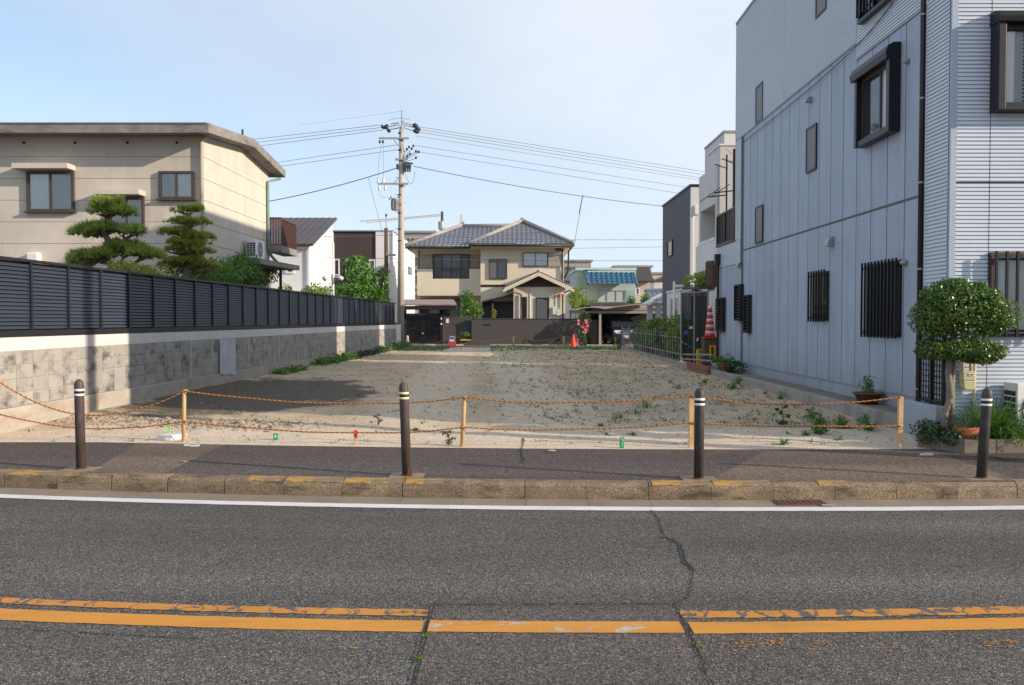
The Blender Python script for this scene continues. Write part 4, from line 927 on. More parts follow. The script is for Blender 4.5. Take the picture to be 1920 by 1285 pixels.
def ac_unit(name, label, f, x0, x1, z0, z1, d0, d1, group='outdoor air conditioning units', grid=True):
    c = f.pt((x0 + x1) / 2, z0, (d0 + d1) / 2); root = thing(name, label, 'air conditioner', c, group); w, h = x1 - x0, z1 - z0
    MB().fb(f, x0, x1, z0 + .06, z1, d0, d1).build('case', MT['white'], root, bev=.012)
    fx, fz, r = x0 + w * .46, z0 + .06 + (h - .06) * .5, min(w * .4, (h - .06) * .44); cc = f.pt(fx, fz, d1)
    vs = []; a = f.r; MB().add([cc + f.n * .002 + a * r * math.cos(k * .2618) + Vector((0, 0, r * math.sin(k * .2618))) for k in range(24)], [tuple(range(24))]).build('fan_opening', MT['black'], root)
    mb = MB()
    for k in range(1, 5):
        rr = r * k / 4.2; mb.tube([cc + f.n * .012 + a * rr * math.cos(q * .3927) + Vector((0, 0, rr * math.sin(q * .3927))) for q in range(17)], .004, 4, False)
    for q in range(8): mb.tube([cc + f.n * .012, cc + f.n * .012 + a * r * math.cos(q * .785) + Vector((0, 0, r * math.sin(q * .785)))], .004, 4)
    mb.build('fan_guard', MT['white'], root)
    for x in (x0 + .06, x1 - .14): MB().fb(f, x, x + .08, z0, z0 + .058, d0, d1).build('foot', MT['plastic_dark'], root)
    if grid:
        mb = MB()
        for k in range(7): mb.fb(f, x0 - .006, x0 - .001, z0 + .12 + k * (h - .2) / 7, z0 + .12 + (k + .72) * (h - .2) / 7, d0 + .03, d0 + .03 + (d1 - d0 - .06) * .3); mb.fb(f, x0 - .006, x0 - .001, z0 + .12 + k * (h - .2) / 7, z0 + .12 + (k + .72) * (h - .2) / 7, d0 + .03 + (d1 - d0 - .06) * .36, d0 + .03 + (d1 - d0 - .06) * .64); mb.fb(f, x0 - .006, x0 - .001, z0 + .12 + k * (h - .2) / 7, z0 + .12 + (k + .72) * (h - .2) / 7, d0 + .03 + (d1 - d0 - .06) * .7, d1 - .03)
        mb.build('side_grille', MT['black'], root)
    return root
ac_unit('air_conditioner', 'pale outdoor air conditioner standing at the right edge behind the planter', FF, .68, 1.46, .22, .96, .06, .36)
pl = thing('planter_bed', 'low planter bed edged with concrete blocks in front of the metal clad building', 'planter', (6.3, 10.4, .17))
MB().prism([(5.17, 10.62, .1), (5.45, 10.20, .1), (9.0, 10.17, .1), (9.0, 10.95, .1), (5.4, 10.95, .1)], (0, 0, .19)).build('soil', MT['soil'], pl)
for k in range(9): x = 5.37 + .385 * k; MB().box(x, x + .378, 10.10, 10.195, .1, .325).build('edging_block', MT['gutter'], pl, bev=.008)
a, b = Vector((5.36, 10.11, .1)), Vector((5.06, 10.62, .1)); d = (b - a).normalized(); s = Vector((-d.y, d.x, 0)) * -.09
for k in range(2): p = a + d * .30 * k; q = p + d * .292; MB().prism([p, q, q + s, p + s], (0, 0, .225)).build('edging_block', MT['gutter'], pl, bev=.008)
def ctree(name, label, base, pads, lm, seed, trunk, size=.05, dens=900, mat='bark_pale', amp=.35, asp=.5, limbs=True, shell=.5, out=.7):
    rng = np.random.default_rng(seed); root = thing(name, label, 'tree', base); mb = MB().tube([p for p, r in trunk], [r for p, r in trunk], 9)
    if limbs:
        tp = [Vector(p) for p, r in trunk]
        for c, r in pads:
            s = min(tp, key=lambda q: (q - Vector(c)).length); e = Vector(c); mb.tube([s, s.lerp(e, .5) + Vector((0, 0, -.04)), e], [.028, .02, .01], 6)
            for k in range(4): e2 = e + Vector((rng.uniform(-.7, .7) * r[0], rng.uniform(-.7, .7) * r[1], .2 * r[2])); mb.tube([s.lerp(e, .6), e2], [.012, .005], 5)
    mb.build('trunk', MT[mat], root, True)
    extra = []
    for c, r in pads:
        for k in range(5):
            d = rng.normal(size=3); d /= np.linalg.norm(d); d[2] = abs(d[2]) * .9 - .1; extra.append((tuple(np.array(c) + d * np.array(r) * .9), tuple(np.array(r) * rng.uniform(.2, .36))))
    leafmesh('crown', LF[lm], root, rng, pads + extra, size, dens, asp, amp, shell, None, None, out); return root
tb = Vector((5.33, 10.52, .28))
def ep(u, v, Y, ru, rv, ry): p = P(u, v, Y); return ((p.x, p.y, p.z), (ru / 1600 * Y, ry, rv / 1600 * Y))
ctree('clipped_tree', 'clipped round headed evergreen tree in the planter before the corrugated wall', tb,
      [ep(1802, 582, 10.5, 70, 45, .34), ep(1752, 594, 10.5, 32, 33, .28), ep(1858, 600, 10.45, 32, 30, .28), ep(1800, 548, 10.5, 42, 26, .28), ep(1762, 560, 10.5, 28, 26, .26), ep(1842, 566, 10.45, 30, 26, .26),
       ep(1745, 655, 10.5, 26, 17, .2), ep(1785, 659, 10.5, 34, 19, .26), ep(1824, 661, 10.45, 36, 21, .26), ep(1853, 663, 10.45, 28, 19, .24)], 'gloss', 4,
      [(tb, .05), (P(1772, 775, 10.52), .038), (P(1783, 745, 10.52), .042), (P(1778, 700, 10.52), .037), (P(1782, 650, 10.52), .04), (P(1795, 600, 10.52), .03)], .042, 4200, 'bark_pale', .35, .5, True, .6, .9)
tg = thing('support_stake', 'thin bare stake standing beside the trunk of the clipped tree', 'stake', (5.45, 10.56, .28)); MB().tube([(5.45, 10.56, .25), (5.46, 10.56, 1.25)], [.035, .03], 8).build('stem', MT['bark_pale'], tg, True)
def pot(label, p, r, h, mat, plant=None, pr=.16, ph=.2, leaf=.05, seed=1, cat='potted plant', group='potted plants', blade=False, bowl=False):
    root = thing('potted_plant', label, cat, p, group); MB().lathe(p, [(r * .5, 0), (r * .8, h * .22), (r * .97, h * .6), (r, h * .95), (r * .97, h), (r * .88, h), (r * .85, h * .86)] if bowl else [(r * .62, 0), (r * .95, h * .88), (r * 1.06, h * .9), (r * 1.06, h), (r * .9, h), (r * .85, h * .86)], 18).build('pot', MT[mat] if isinstance(mat, str) else mat, root, True)
    rng = np.random.default_rng(seed)
    if plant:
        if blade: V, Q = blades(rng, (p[0], p[1], p[2] + h * .85), 50, ph * 1.2, .014, r * .7, .2, .6); npmesh('leaves', V, Q, LF[plant], root)
        else: leafmesh('leaves', LF[plant], root, rng, [((p[0] + rng.normal(0, pr * .25), p[1] + rng.normal(0, pr * .2), p[2] + h + ph * (.25 + .3 * k)), (pr, pr, ph * .42)) for k in range(3)], leaf, 500, .5, .45, .8)
    return root
p = P(1812, 823, 10.28); pot('round terracotta pot of bluish succulents in the planter', (p.x, p.y, .29), .145, .17, 'terracotta', 'blue', .14, .12, seed=3, blade=True, bowl=True)
rng = np.random.default_rng(12)
for (u, Y, n, ln, lb) in ((1868, 10.42, 300, .78, 'large clump of arching strap leaved lily between the last bollard and the air conditioner'), (1838, 10.6, 130, .62, 'narrow strap leaved clump rising behind the terracotta pot'), (1912, 10.45, 110, .5, 'strap leaved clump at the right end of the planter')):
    x = (u - 960) / 1600 * Y; rt = thing('strap_leaf_plant', lb, 'plant', (x, Y, .28), 'plants in the planter bed'); V, Q = blades(rng, (x, Y, .28), n, ln, .016, .13, .42, .75); npmesh('leaves', V, Q, LF['weed'], rt)
def lowplant(u, Y, ru, h, lb, mat, z=.28, size=.05, dens=1500, seed=0, group='plants in the planter bed', name='low_plant'):
    x = (u - 960) / 1600 * Y; w = ru / 1600 * Y; return bush(name, lb, 'plant', [((x + w * k * .5, Y + .04 * k, z + h * .4), (w * .6, min(w, .3), h * .6)) for k in (-1, 0, 1)], mat, size, dens, seed + int(u), group, False, zb=z)
lowplant(1748, 10.55, 26, .22, 'low dark leafy plant at the left corner of the planter', LF['dark']); lowplant(1790, 10.3, 22, .14, 'dark ground plant between the trunk and the terracotta pot', LF['dark']); lowplant(1830, 10.35, 30, .12, 'low dark plant behind the last bollard', LF['dark']); lowplant(1905, 10.3, 26, .14, 'low leafy plant at the right edge of the planter', LF['weed'])
p = PX(1627, 770, 5.92); pot('wide brown pot with a small bright seedling beside the panelled side wall', (p.x, p.y, .352), .23, .19, 'pot_brown', 'weed', .10, .22, .06, 7)
mb = MB().box(5.70, 5.78, 11.72, 11.8, .35, .50); mb.build('meter_box', MT['plastic_dark'], label='small dark box at the foot of the panelled wall near the planter', cat='box', bev=.005)
for (u, lb, mt, r) in ((1344, 'small white planter box on the kerb at the far corner of the panelled wall', 'white', .16), (1358, 'small red brown pot beside the white planter box', 'terracotta', .11), (1370, 'dark bowl right beside the small red brown pot', 'plastic_dark', .16)):
    p = PX(u, 690, 5.72); pot(lb, (p.x, p.y, .375), r, .17, mt, 'bright' if mt != 'plastic_dark' else None, .16, .14, .06, int(u))
# ------------------------------------------------ white house behind it
wh = thing('white_house', 'tall white house with a recessed balcony behind the metal clad building', 'house', (9, 30, .2))
WA = sidel(6.7, 28)
mb = MB().box(6.7, 12, 28.0, 31.2, .2, 4.4); mb.build('lower_wall', MT['white_wall'], wh)
mb = MB(); mb.box(6.702, 12, 28.0, 28.25, 4.401, 5.58); mb.box(6.702, 12, 30.45, 30.7, 4.401, 5.58); mb.box(6.702, 12, 28.0, 30.7, 5.581, 6.83); mb.box(8.0, 12, 28.251, 30.449, 4.401, 5.58); mb.build('upper_wall', MT['white_siding'], wh)
MB().box(6.69, 6.80, 28.3, 30.8, 4.402, 4.50).build('balcony_coping', MT['white'], wh); MB().box(7.2, 7.6, 28.5, 28.9, 4.41, 4.9).build('balcony_cabinet', MT['black'], wh)
MB().box(6.76, 12, 27.85, 27.998, 3.9, 7.4).box(6.76, 12, 27.999, 29.6, 6.831, 7.4).build('front_bay', MT['white_siding'], wh); MB().box(6.72, 12, 27.82, 29.63, 7.401, 7.46).build('parapet_cap', MT['white'], wh)
MB().box(7.42, 12, 30.0, 33, 6.831, 8.3).build('roof_room', MT['white_siding'], wh); MB().box(7.38, 12, 29.95, 33, 8.301, 8.36).build('parapet_cap', MT['steel'], wh)
f = front(30.0, 7.42); MB().fb(f, .32, .62, 6.9, 7.75, .002, .03).build('door', MT['black'], wh)
MB().tube([(6.95, 27.8, 4.3), (6.95, 27.8, 3.2)], .04, 8).tube([(6.9, 27.75, 7.28), (7.3, 27.5, 6.9), (6.95, 27.6, 6.85), (7.3, 27.3, 6.55)], .012, 5).build('pipe', MT['steel'], wh)
MB().box(6.60, 7.6, 30.9, 36.4, .2, 2.9).build('annex', MT['white_wall'], wh); WX = sidel(6.6, 30.9)
MB().box(6.55, 7.6, 30.85, 36.45, 2.901, 2.96).build('annex_cap', MT['white'], wh)
x0, z1 = uv(WX, 1273, 557); x1, _ = uv(WX, 1267, 557); z0 = uv(WX, 1273, 598)[1]; win(wh, WX, x0, x1, z0, z1, MT['white'], 1, 'dglass', .05)
x0, z1 = uv(WX, 1261, 561); x1, _ = uv(WX, 1258, 561); MB().fb(WX, x0, x1, .3, z1, .002, .03).build('door', MT['shutter'], wh)
dg = thing('dark_grey_house', 'dark grey two storey house with a white front edge beyond the white house', 'house', (10, 39, .2))
DS = sidel(7.5, 36); MB().box(7.5, 14, 36.2, 42.6, .2, 7.36).build('wall', MT['darkgrey'], dg); MB().box(7.52, 14, 36.0, 36.198, .2, 7.34).build('front_wall', MT['white_siding'], dg)
MB().box(7.45, 14, 35.95, 42.65, 7.361, 7.44).build('parapet_cap', MT['black'], dg)
x0, z1 = uv(DS, 1262, 449); x1, z0 = uv(DS, 1253, 482); win(dg, DS, x0, x1, z0, z1, MT['black'], 1, 'dglass', .06)
MB().tube([(7.58, 35.93, .3), (7.58, 35.93, 6.0), (7.68, 35.93, 6.15)], .04, 8).build('downpipe', MT['white'], dg, True); MB().box(7.64, 7.84, 35.8, 35.998, 6.15, 6.55).build('vent_box', MT['white'], dg, bev=.02)
sp_ = thing('white_pole', 'thin white lamp pole with a short arm before the annex of the white house', 'lamp pole', (6.0, 32, .3)); p = P(1264, 528, 31.6); MB().tube([(p.x, 31.6, .3), p], .045, 8).tube([(p.x, 31.6, p.z - .18), (p.x + .35, 31.6, p.z - .17)], .05, 8).build('pole', MT['white'], sp_, True)
# ------------------------------------------------ concrete house on the left, behind the fence
lh = thing('concrete_house', 'beige two storey concrete house with low gable slab roof behind the louvred fence', 'house', (-14, 25, .2))
X0h, XL = -8.27, -26
def hx(Y): return X0h + .0156 * (Y - 23)
prf = [(23.02, .2), (28.85, .2), (28.85, 6.68), (26, 6.98), (23.02, 6.67)]
V = [Vector((hx(y) - .02, y, z)) for y, z in prf] + [Vector((XL, y, z)) for y, z in prf]; n = 5
MB().add(V, [tuple(range(n)), tuple(range(n, 2 * n))[::-1]] + [(i, n + i, n + (i + 1) % n, (i + 1) % n) for i in range(n)]).build('core', MT['concrete'], lh)
LW = front(23.0, 0); LE = sidef(X0h, 23.0, .0156)
zs = [.2 + .58 * k + .12 for k in range(0, 12)]
for a, b in zip(zs[:-1], zs[1:]):
    b2 = min(b, 6.67)
    if b2 - a < .05: continue
    MB().fb(LW, XL, X0h - .001, a + .006, b2 - .006, -.02, .0).build('wall_panel', MT['beige'], lh)
    top = lambda x: 6.52 + .127 * x if x < 3 else 6.9 - .135 * (x - 3)
    if b < 6.5: MB().fb(LE, .0, 5.85, a + .006, b - .006, -.02, .0).build('wall_panel', MT['beige'], lh)
zg = max(z for z in zs if z < 6.5) + .006
MB().prism([LE.pt(0, zg, -.02), LE.pt(5.85, zg, -.02), LE.pt(5.85, 6.68, -.02), LE.pt(3, 6.98, -.02), LE.pt(0, 6.67, -.02)], LE.n * .02).build('gable_panel', MT['beige'], lh)
rp = [(22.25, 6.60), (26, 6.98), (29.35, 6.62), (29.35, 6.86), (26, 7.23), (22.25, 6.85)]
V = [Vector((-7.86 + .0156 * (y - 22.3), y, z)) for y, z in rp] + [Vector((XL, y, z)) for y, z in rp]; n = 6
MB().add(V, [tuple(range(n)), tuple(range(n, 2 * n))[::-1]] + [(i, n + i, n + (i + 1) % n, (i + 1) % n) for i in range(n)]).build('roof_slab', MT['conc_dark'], lh)
MB().box(-7.90, XL, 22.22, 22.247, 6.835, 6.865).build('eave_flashing', MT['steel'], lh)
for (a, b, cu, g_, cap, sl_) in (((52, 323), (141, 397), [(.05, .48, 'curtain'), (.52, .97, 'curtain_grey')], 'glass', True, True), ((299, 322), (365, 374), [(.05, .5, 'curtain_grey'), (.53, .97, 'curtain')], 'glass', False, True), ((205, 371), (272, 428), [(.05, .97, 'curtain_grey')], 'glass', True, False)):
    x0, x1, z0, z1 = rect(LW, a, b); w_ = win(lh, LW, x0, x1, z0, z1, MT['winbrown'], 2, g_, .09, cu, .06, sl_)
    if cap: MB().fb(LW, x0 - .2, x1 + .03, z1 + .03, z1 + .17, .002, .42).build('window_hood', MT['beige'], lh, bev=.01)
x0, x1, z0, z1 = rect(LW, (56, 474), (80, 500)); MB().fb(LW, x0, x1, z0 - .2, z1, .002, .22).build('vent_cover', MT['white'], lh, bev=.05)
x, z = uv(LW, 379, 262); MB().tube([LW.pt(x + .1, z + .05, .12), LW.pt(x, z - .1, .07), LW.pt(x, 2.0, .07)], .045, 8).build('downpipe', MT['pipe_beige'], lh, True)
mb = MB()
for u in (45, 141, 239, 332): x, z = uv(LW, u, 268); mb.tube([LW.pt(x, z, .001), LW.pt(x, z, .03)], .035, 8)
mb.build('vent_hole', MT['black'], lh)
x, z = uv(LE, 503, 335); x -= .25; MB().tube([LE.pt(x + .6, z + .05, .3), LE.pt(x, z - .15, .06), LE.pt(x, z - 2.35, .06), LE.pt(x + .2, z - 2.6, .1), LE.pt(x + .8, z - 2.8, .15)], .05, 8).build('downpipe', MT['copper'], lh, True)
p = P(455, 258, 25.6); MB().box(p.x - .02, p.x + .03, 25.55, 25.6, 6.95, 7.42).build('roof_bracket', MT['rust'], lh)
# balcony and canopy at the back corner
p0 = LE.pt(4.6, 0, .005); a = P(505, 455, 28.0); b = P(557, 470, 28.0)
MB().box(p0.x, -7.70, 28.6, 30.7, 4.02, 4.24).build('balcony_slab', MT['conc_dark'], lh)
mb = MB(); bx0, bx1 = p0.x + .02, -7.72
for k in range(6): x = bx0 + (bx1 - bx0) * k / 5; mb.box(x - .012, x + .012, 28.64, 28.67, 4.241, 5.12)
for k in range(20): y = 28.7 + 1.95 * k / 19; mb.box(bx1 - .03, bx1, y - .012, y + .012, 4.241, 5.12)
mb.box(bx0, bx1 + .02, 28.62, 28.69, 5.121, 5.18); mb.box(bx1 - .05, bx1 + .02, 28.691, 30.65, 5.121, 5.18); mb.build('balcony_railing', MT['rail_brown'], lh)
MB().prism([LE.pt(2.4, 3.42, .003), LE.pt(5.9, 3.42, .003), LE.pt(5.9, 3.42, 1.0), LE.pt(2.4, 3.42, .75)], (0, 0, .16)).build('canopy_slab', MT['conc_dark'], lh)
MB().tube([LE.pt(5.4, .3, .5), LE.pt(5.4, 3.42, .5)], .05, 8).build('canopy_post', MT['brown'], lh)
ac_unit('air_conditioner', 'white outdoor air conditioner on the canopy slab of the concrete house', LE, 3.1, 3.95, 3.585, 4.2, .1, .42)
# ------------------------------------------------ pines and shrubs of that garden
def pine(label, base, trunk, pads, seed, lm='pine', ntuft=130, ln=.18, per=13):
    rng = np.random.default_rng(seed); root = thing('pine_tree', label, 'tree', base, 'cloud pruned pines'); tp = [Vector(p) for p, r in trunk]; mb = MB().tube(tp, [r for p, r in trunk], 9)
    for c, r in pads:
        e = Vector(c) - Vector((0, 0, r[2] * .35)); s = min([q for q in tp if q.z <= e.z + .3] or tp, key=lambda q: (q - e).length); m_ = s.lerp(e, .5) + Vector((0, 0, -.12)); mb.tube([s, m_, e], [.06, .045, .02], 7)
        for k in range(7): e2 = e + Vector((rng.uniform(-.8, .8) * r[0], rng.uniform(-.8, .8) * r[1], rng.uniform(.0, .35) * r[2])); mb.tube([m_.lerp(e, .5), e2], [.022, .008], 5)
    mb.build('trunk', MT['bark'], root, True); subp = []
    for c, r in pads:
        for k in range(11):
            a = rng.uniform(0, 6.283); q = rng.random() ** .5 * .68; subp.append(((c[0] + math.cos(a) * q * r[0], c[1] + math.sin(a) * q * r[1], c[2] + rng.normal(0, .16) * r[2] - q * q * r[2] * .35), (r[0] * rng.uniform(.28, .5), r[1] * rng.uniform(.28, .5), r[2] * rng.uniform(.55, .85))))
    needles('crown', LF[lm], root, rng, subp, ntuft * .9, ln, per); return root
Yp = 19.4
pine('wide cloud pruned pine with bare crooked limbs before the long wall of the concrete house', (P(205, 530, Yp).x, Yp, .25),
     [(P(200, 640, Yp), .13), (P(196, 528, Yp), .12), (P(212, 500, Yp), .11), (P(190, 480, Yp), .09), (P(204, 452, Yp), .08), (P(190, 428, Yp), .06), (P(202, 405, Yp), .04)],
     [ep(202, 396, Yp, 44, 19, .45), ep(205, 388, Yp, 30, 18, .35), ep(172, 436, Yp, 38, 17, .4), ep(205, 430, Yp, 30, 14, .35), ep(246, 436, Yp - .2, 27, 11, .35), ep(160, 486, Yp, 36, 15, .45), ep(190, 480, Yp - .2, 30, 12, .4), ep(238, 466, Yp, 42, 16, .5), ep(268, 478, Yp, 32, 14, .45), ep(150, 492, Yp - .3, 20, 10, .3)], 1)
Yq = 20.6
pine('narrow layered evergreen tree with flat tiers at the corner of the concrete house', (P(350, 540, Yq).x, Yq, .25),
     [(P(352, 640, Yq), .12), (P(350, 520, Yq), .11), (P(356, 470, Yq), .09), (P(352, 430, Yq), .07), (P(354, 400, Yq), .05)],
     [ep(350, 394, Yq, 32, 13, .4), ep(357, 416, Yq, 38, 11, .45), ep(336, 436, Yq, 34, 11, .45), ep(374, 444, Yq, 30, 12, .4), ep(352, 456, Yq, 40, 14, .45), ep(330, 470, Yq, 28, 12, .4), ep(370, 472, Yq, 30, 14, .4), ep(352, 492, Yq, 46, 18, .5), ep(320, 500, Yq, 30, 16, .4), ep(385, 500, Yq, 34, 16, .4)], 2, 'maki', 190, .10, 12)
bush('shrub', 'pale green needle leaved shrub top just over the fence beneath the wide pine', 'shrub', [ep(250, 505, 18.5, 34, 14, .4), ep(285, 512, 18.6, 30, 14, .4), ep(225, 500, 18.5, 20, 12, .3)], LF['maki'], .07, 500, 21, 'garden shrubs behind the fence')
bush('shrub', 'dark bushy shrub between the two pruned pines and the canopy', 'shrub', [ep(355, 515, 21.2, 38, 26, .45), ep(402, 506, 22.4, 38, 24, .4), ep(380, 525, 21.8, 38, 20, .4), ep(430, 515, 24, 28, 26, .4)], LF['bright'], .11, 260, 22, 'garden shrubs behind the fence')
bush('shrub', 'upright bright shrub below the air conditioner on the canopy', 'shrub', [ep(458, 507, 25.0, 22, 28, .4), ep(452, 490, 25.0, 15, 18, .3), ep(472, 524, 25.8, 22, 20, .4)], LF['bright'], .10, 320, 23, 'garden shrubs behind the fence')
bush('shrub', 'sparse pale shrub under the end of the canopy', 'shrub', [ep(497, 520, 28, 18, 16, .4), ep(510, 512, 28.5, 12, 12, .3)], LF['lime'], .10, 190, 24, 'garden shrubs behind the fence')
bush('shrub', 'yellow green hedge top beyond the canopy along the fence', 'shrub', [ep(585, 548, 36, 18, 12, .6), ep(605, 550, 37, 16, 12, .6), ep(535, 545, 34, 10, 8, .4)], LF['lime'], .16, 120, 25, 'garden shrubs behind the fence')
bush('round_tree', 'round bright leafy tree before the dark and white house', 'tree', [ep(672, 512, 44, 26, 28, 1.0), ep(664, 495, 44, 20, 16, .7), ep(690, 540, 44, 30, 26, 1.0), ep(645, 545, 44, 22, 18, .8), ep(665, 550, 43, 30, 20, .9), ep(712, 555, 44, 14, 14, .6)], LF['bright'], .24, 60, 26, None)
bush('conifer', 'narrow dark layered conifer beside the utility pole', 'tree', [ep(717 + (-1) ** k * 2, 508 + k * 9, 44.5, 9 + k * .8, 7, .35) for k in range(7)], LF['dark'], .14, 150, 27, None)
# ================================================================== THE HOUSE ACROSS THE BACK ROAD
bh = thing('tiled_house', 'cream two storey house with grey tiled hip roofs and gabled porch facing the lot', 'house', (-1, 57, .25))
RW, RL, RPp = front(53.5), front(55.2), front(52.0)
rx = lambda f, a, b: rect(f, a, b)
x0, x1, _, _ = rx(RW, (901, 462), (1057, 600)); MB().box(x0, x1, 53.5, 61, .25, 6.35).build('wall', MT['cream'], bh); RX0, RX1 = x0, x1
lx0, lx1, _, _ = rx(RL, (783, 462), (901, 600)); MB().box(lx0, RX0 - .002, 55.2, 62, .25, 6.35).build('wall', MT['cream'], bh)
# balcony of the left wing with its cut-out parapet
BF = front(54.0); bx0, bx1, bz0, bz1 = rx(BF, (782, 504), (900, 551)); cx0, cx1, cz0, _ = rx(BF, (811, 523), (880, 551)); cz0 = uv(BF, 811, 523)[1]
mb = MB(); mb.box(bx0, cx0, 54.0, 54.12, bz0, bz1); mb.box(cx1, RX0 - .002, 54.0, 54.12, bz0, bz1); mb.box(cx0, cx1, 54.0, 54.12, bz0, cz0); mb.box(bx0, bx0 + .1, 54.121, 55.19, bz0, bz1); mb.box(bx0, RX0 - .002, 54.0, 55.19, bz0 - .12, bz0 - .001); mb.build('balcony_parapet', MT['cream'], bh)
mb = MB().box(bx0 - .01, cx0, 53.98, 54.14, bz1 + .001, bz1 + .04).box(cx1, RX0 - .003, 53.98, 54.14, bz1 + .001, bz1 + .04); mb.build('parapet_cap', MT['brown'], bh)
mb = MB()
for k in range(13): x = cx0 + (cx1 - cx0) * (k + .5) / 13; mb.box(x - .012, x + .012, 54.05, 54.07, cz0, bz1)
mb.box(cx0, cx1, 54.04, 54.08, bz1 + .0, bz1 + .04).box(cx0, cx1, 54.03, 54.09, cz0 + .001, cz0 + .04); mb.build('balcony_railing', MT['brown'], bh)
def bw(f, a, b, frame='winbrown', panes=2, glass='dglass', curtain=None, d=.09, fw=.06, sill=False):
    x0, x1, z0, z1 = rx(f, a, b); return win(bh, f, x0, x1, z0, z1, MT[frame], panes, glass, d, curtain, fw, sill)
x0, x1, z0, z1 = rx(RL, (812, 477), (881, 524)); win(bh, RL, x0, x1, z0 - .5, z1, MT['winbrown'], 4, ('frost', 'dglass', 'dglass', 'frost'), .1, None, .06)
for (a, b) in (((791, 478), (811, 505)), ((882, 478), (898, 505))): x0, x1, z0, z1 = rx(RL, a, b); MB().fb(RL, x0, x1, z0 - .4, z1, .003, .14).build('shutter_case', MT['shutter'], bh)
x0, x1, z0, z1 = rx(RW, (917, 486), (951, 523)); w_ = win(bh, RW, x0, x1, z0, z1, MT['winbrown'], 2, ('frost', 'dglass'), .1, None, .05)
x0, x1, z0, z1 = rx(RW, (980, 474), (1027, 500)); win(bh, RW, x0, x1, z0, z1, MT['winbrown'], 2, 'glass', .1, [(.03, .5, 'curtain'), (.55, .97, 'curtain')], .05)
x0, x1, z0, z1 = rx(RW, (1028, 474), (1053, 500)); MB().fb(RW, x0, x1, z0, z1, .003, .13).build('shutter_case', MT['shutter'], bh)
x0, x1, z0, z1 = rx(RL, (786, 560), (862, 598)); win(bh, RL, x0, x1, z0, z1, MT['winbrown'], 4, ('dglass', 'frost', 'dglass', 'frost'), .08, None, .06)
x0, x1, z0, z1 = rx(RW, (901, 534), (948, 538)); MB().fb(RW, x0, x1, z0, z1, .002, .04).build('belt_trim', MT['brown'], bh)
x0, x1, z0, z1 = rx(RW, (1041, 464), (1052, 470)); MB().fb(RW, x0, x1, z0, z1, .002, .1).build('vent_hood', MT['brown'], bh)
# porch
px0, px1, _, _ = rx(RPp, (963, 540), (1060, 600)); MB().box(px0, px1, 52.0, 53.498, .25, 3.85).build('porch_wall', MT['cream'], bh)
ga = P(1010, 510, 51.4); gl, gr = P(943, 541, 51.4), P(1077, 541, 51.4)
MB().prism([(px0, 52.0, 3.851), (px1, 52.0, 3.851), (ga.x, 52.0, ga.z - .28)], (0, 1.49, 0)).build('porch_gable', MT['cream'], bh)
xm0, zm = uv(RPp, 975, 530); MB().prism([RPp.pt(uv(RPp, u, v)[0], uv(RPp, u, v)[1], .003) for u, v in ((982, 533), (1040, 533), (1010, 518))], (0, -.02, 0)).build('gable_vent', MT['rust'], bh)
x0, x1, z0, z1 = rx(RPp, (968, 533), (1056, 538)); MB().fb(RPp, x0, x1, z0, z1, .002, .06).build('porch_beam', MT['brown'], bh)
for (A, B_, nm) in ((gl, ga, 'barge_board'), (ga, gr, 'barge_board')):
    MB().prism([A, B_, B_ - Vector((0, 0, .24)), A - Vector((0, 0, .24))], (0, .06, 0)).build(nm, M('barge_cream', (.66, .56, .40), .8, .06), bh)
for (A, B_) in ((gl, ga), (gr, ga)):
    up = Vector((0, 0, .03)); tile_slope(A + up + Vector((0, 2.1, 0)), A + up, B_ + up, B_ + up + Vector((0, 2.1, 0)), .28, .28, .03, .025).build('porch_roof', MT['tile'], bh)
MB().tube([ga + Vector((0, -.02, .06)), ga + Vector((0, 2.1, .06))], .10, 8).build('ridge_cap', MT['tile_cap_sunlit'], bh, True)
for (a, b, mt, nm) in (((979, 557), (988, 600), 'black', 'door'), ((1006, 560), (1028, 600), 'darkgrey', 'window')):
    x0, x1, z0, z1 = rx(RPp, a, b); o_ = MB().fb(RPp, x0, x1, z0, z1, .003, .04).build(nm, MT[mt], bh)
    if nm == 'window': MB().ring(RPp, x0 - .05, x1 + .05, z0, z1 + .05, .05, .003, .07).build('frame', MT['brown'], o_)
for (a, b) in (((1036, 576), (1043, 590)), ((1044, 581), (1050, 592))): x0, x1, z0, z1 = rx(RPp, a, b); MB().fb(RPp, x0, x1, z0, z1, .003, .16).build('meter_box', MT['porcelain'], bh, bev=.01)
x, z = uv(RPp, 1049, 554); MB().lathe(RPp.pt(x, z, .06), [(.02, -.08), (.1, -.06), (.1, .06), (.02, .08)], 10).build('alarm_lamp', MT['cone'], bh)
MB().tube([RPp.pt(*uv(RPp, 1043, 552), .04), RPp.pt(*uv(RPp, 1043, 577), .04)], .02, 6).tube([RPp.pt(*uv(RPp, 994, 540), .03), RPp.pt(*uv(RPp, 994, 600), .03)], .02, 6).build('conduit', MT['white'], bh)
a = P(903, 569, 52.2); b = P(972, 552, 52.2); MB().prism([a, b, b + Vector((0, 0, .12)), a + Vector((0, 0, .12))], (0, 1.2, 0)).build('lean_to_roof', MT['brown'], bh)
MB().box(RX0 + .1, px0 - .003, 53.3, 53.498, .25, 2.9).build('lean_to_shade_wall', MT['charcoal'], bh); p = P(924, 570, 52.4); MB().box(p.x - .06, p.x + .06, 52.3, 52.42, .25, 2.75).build('lean_to_post', MT['oldwood'], bh)  # charcoal on the wall stands in for the shade under the lean-to roof
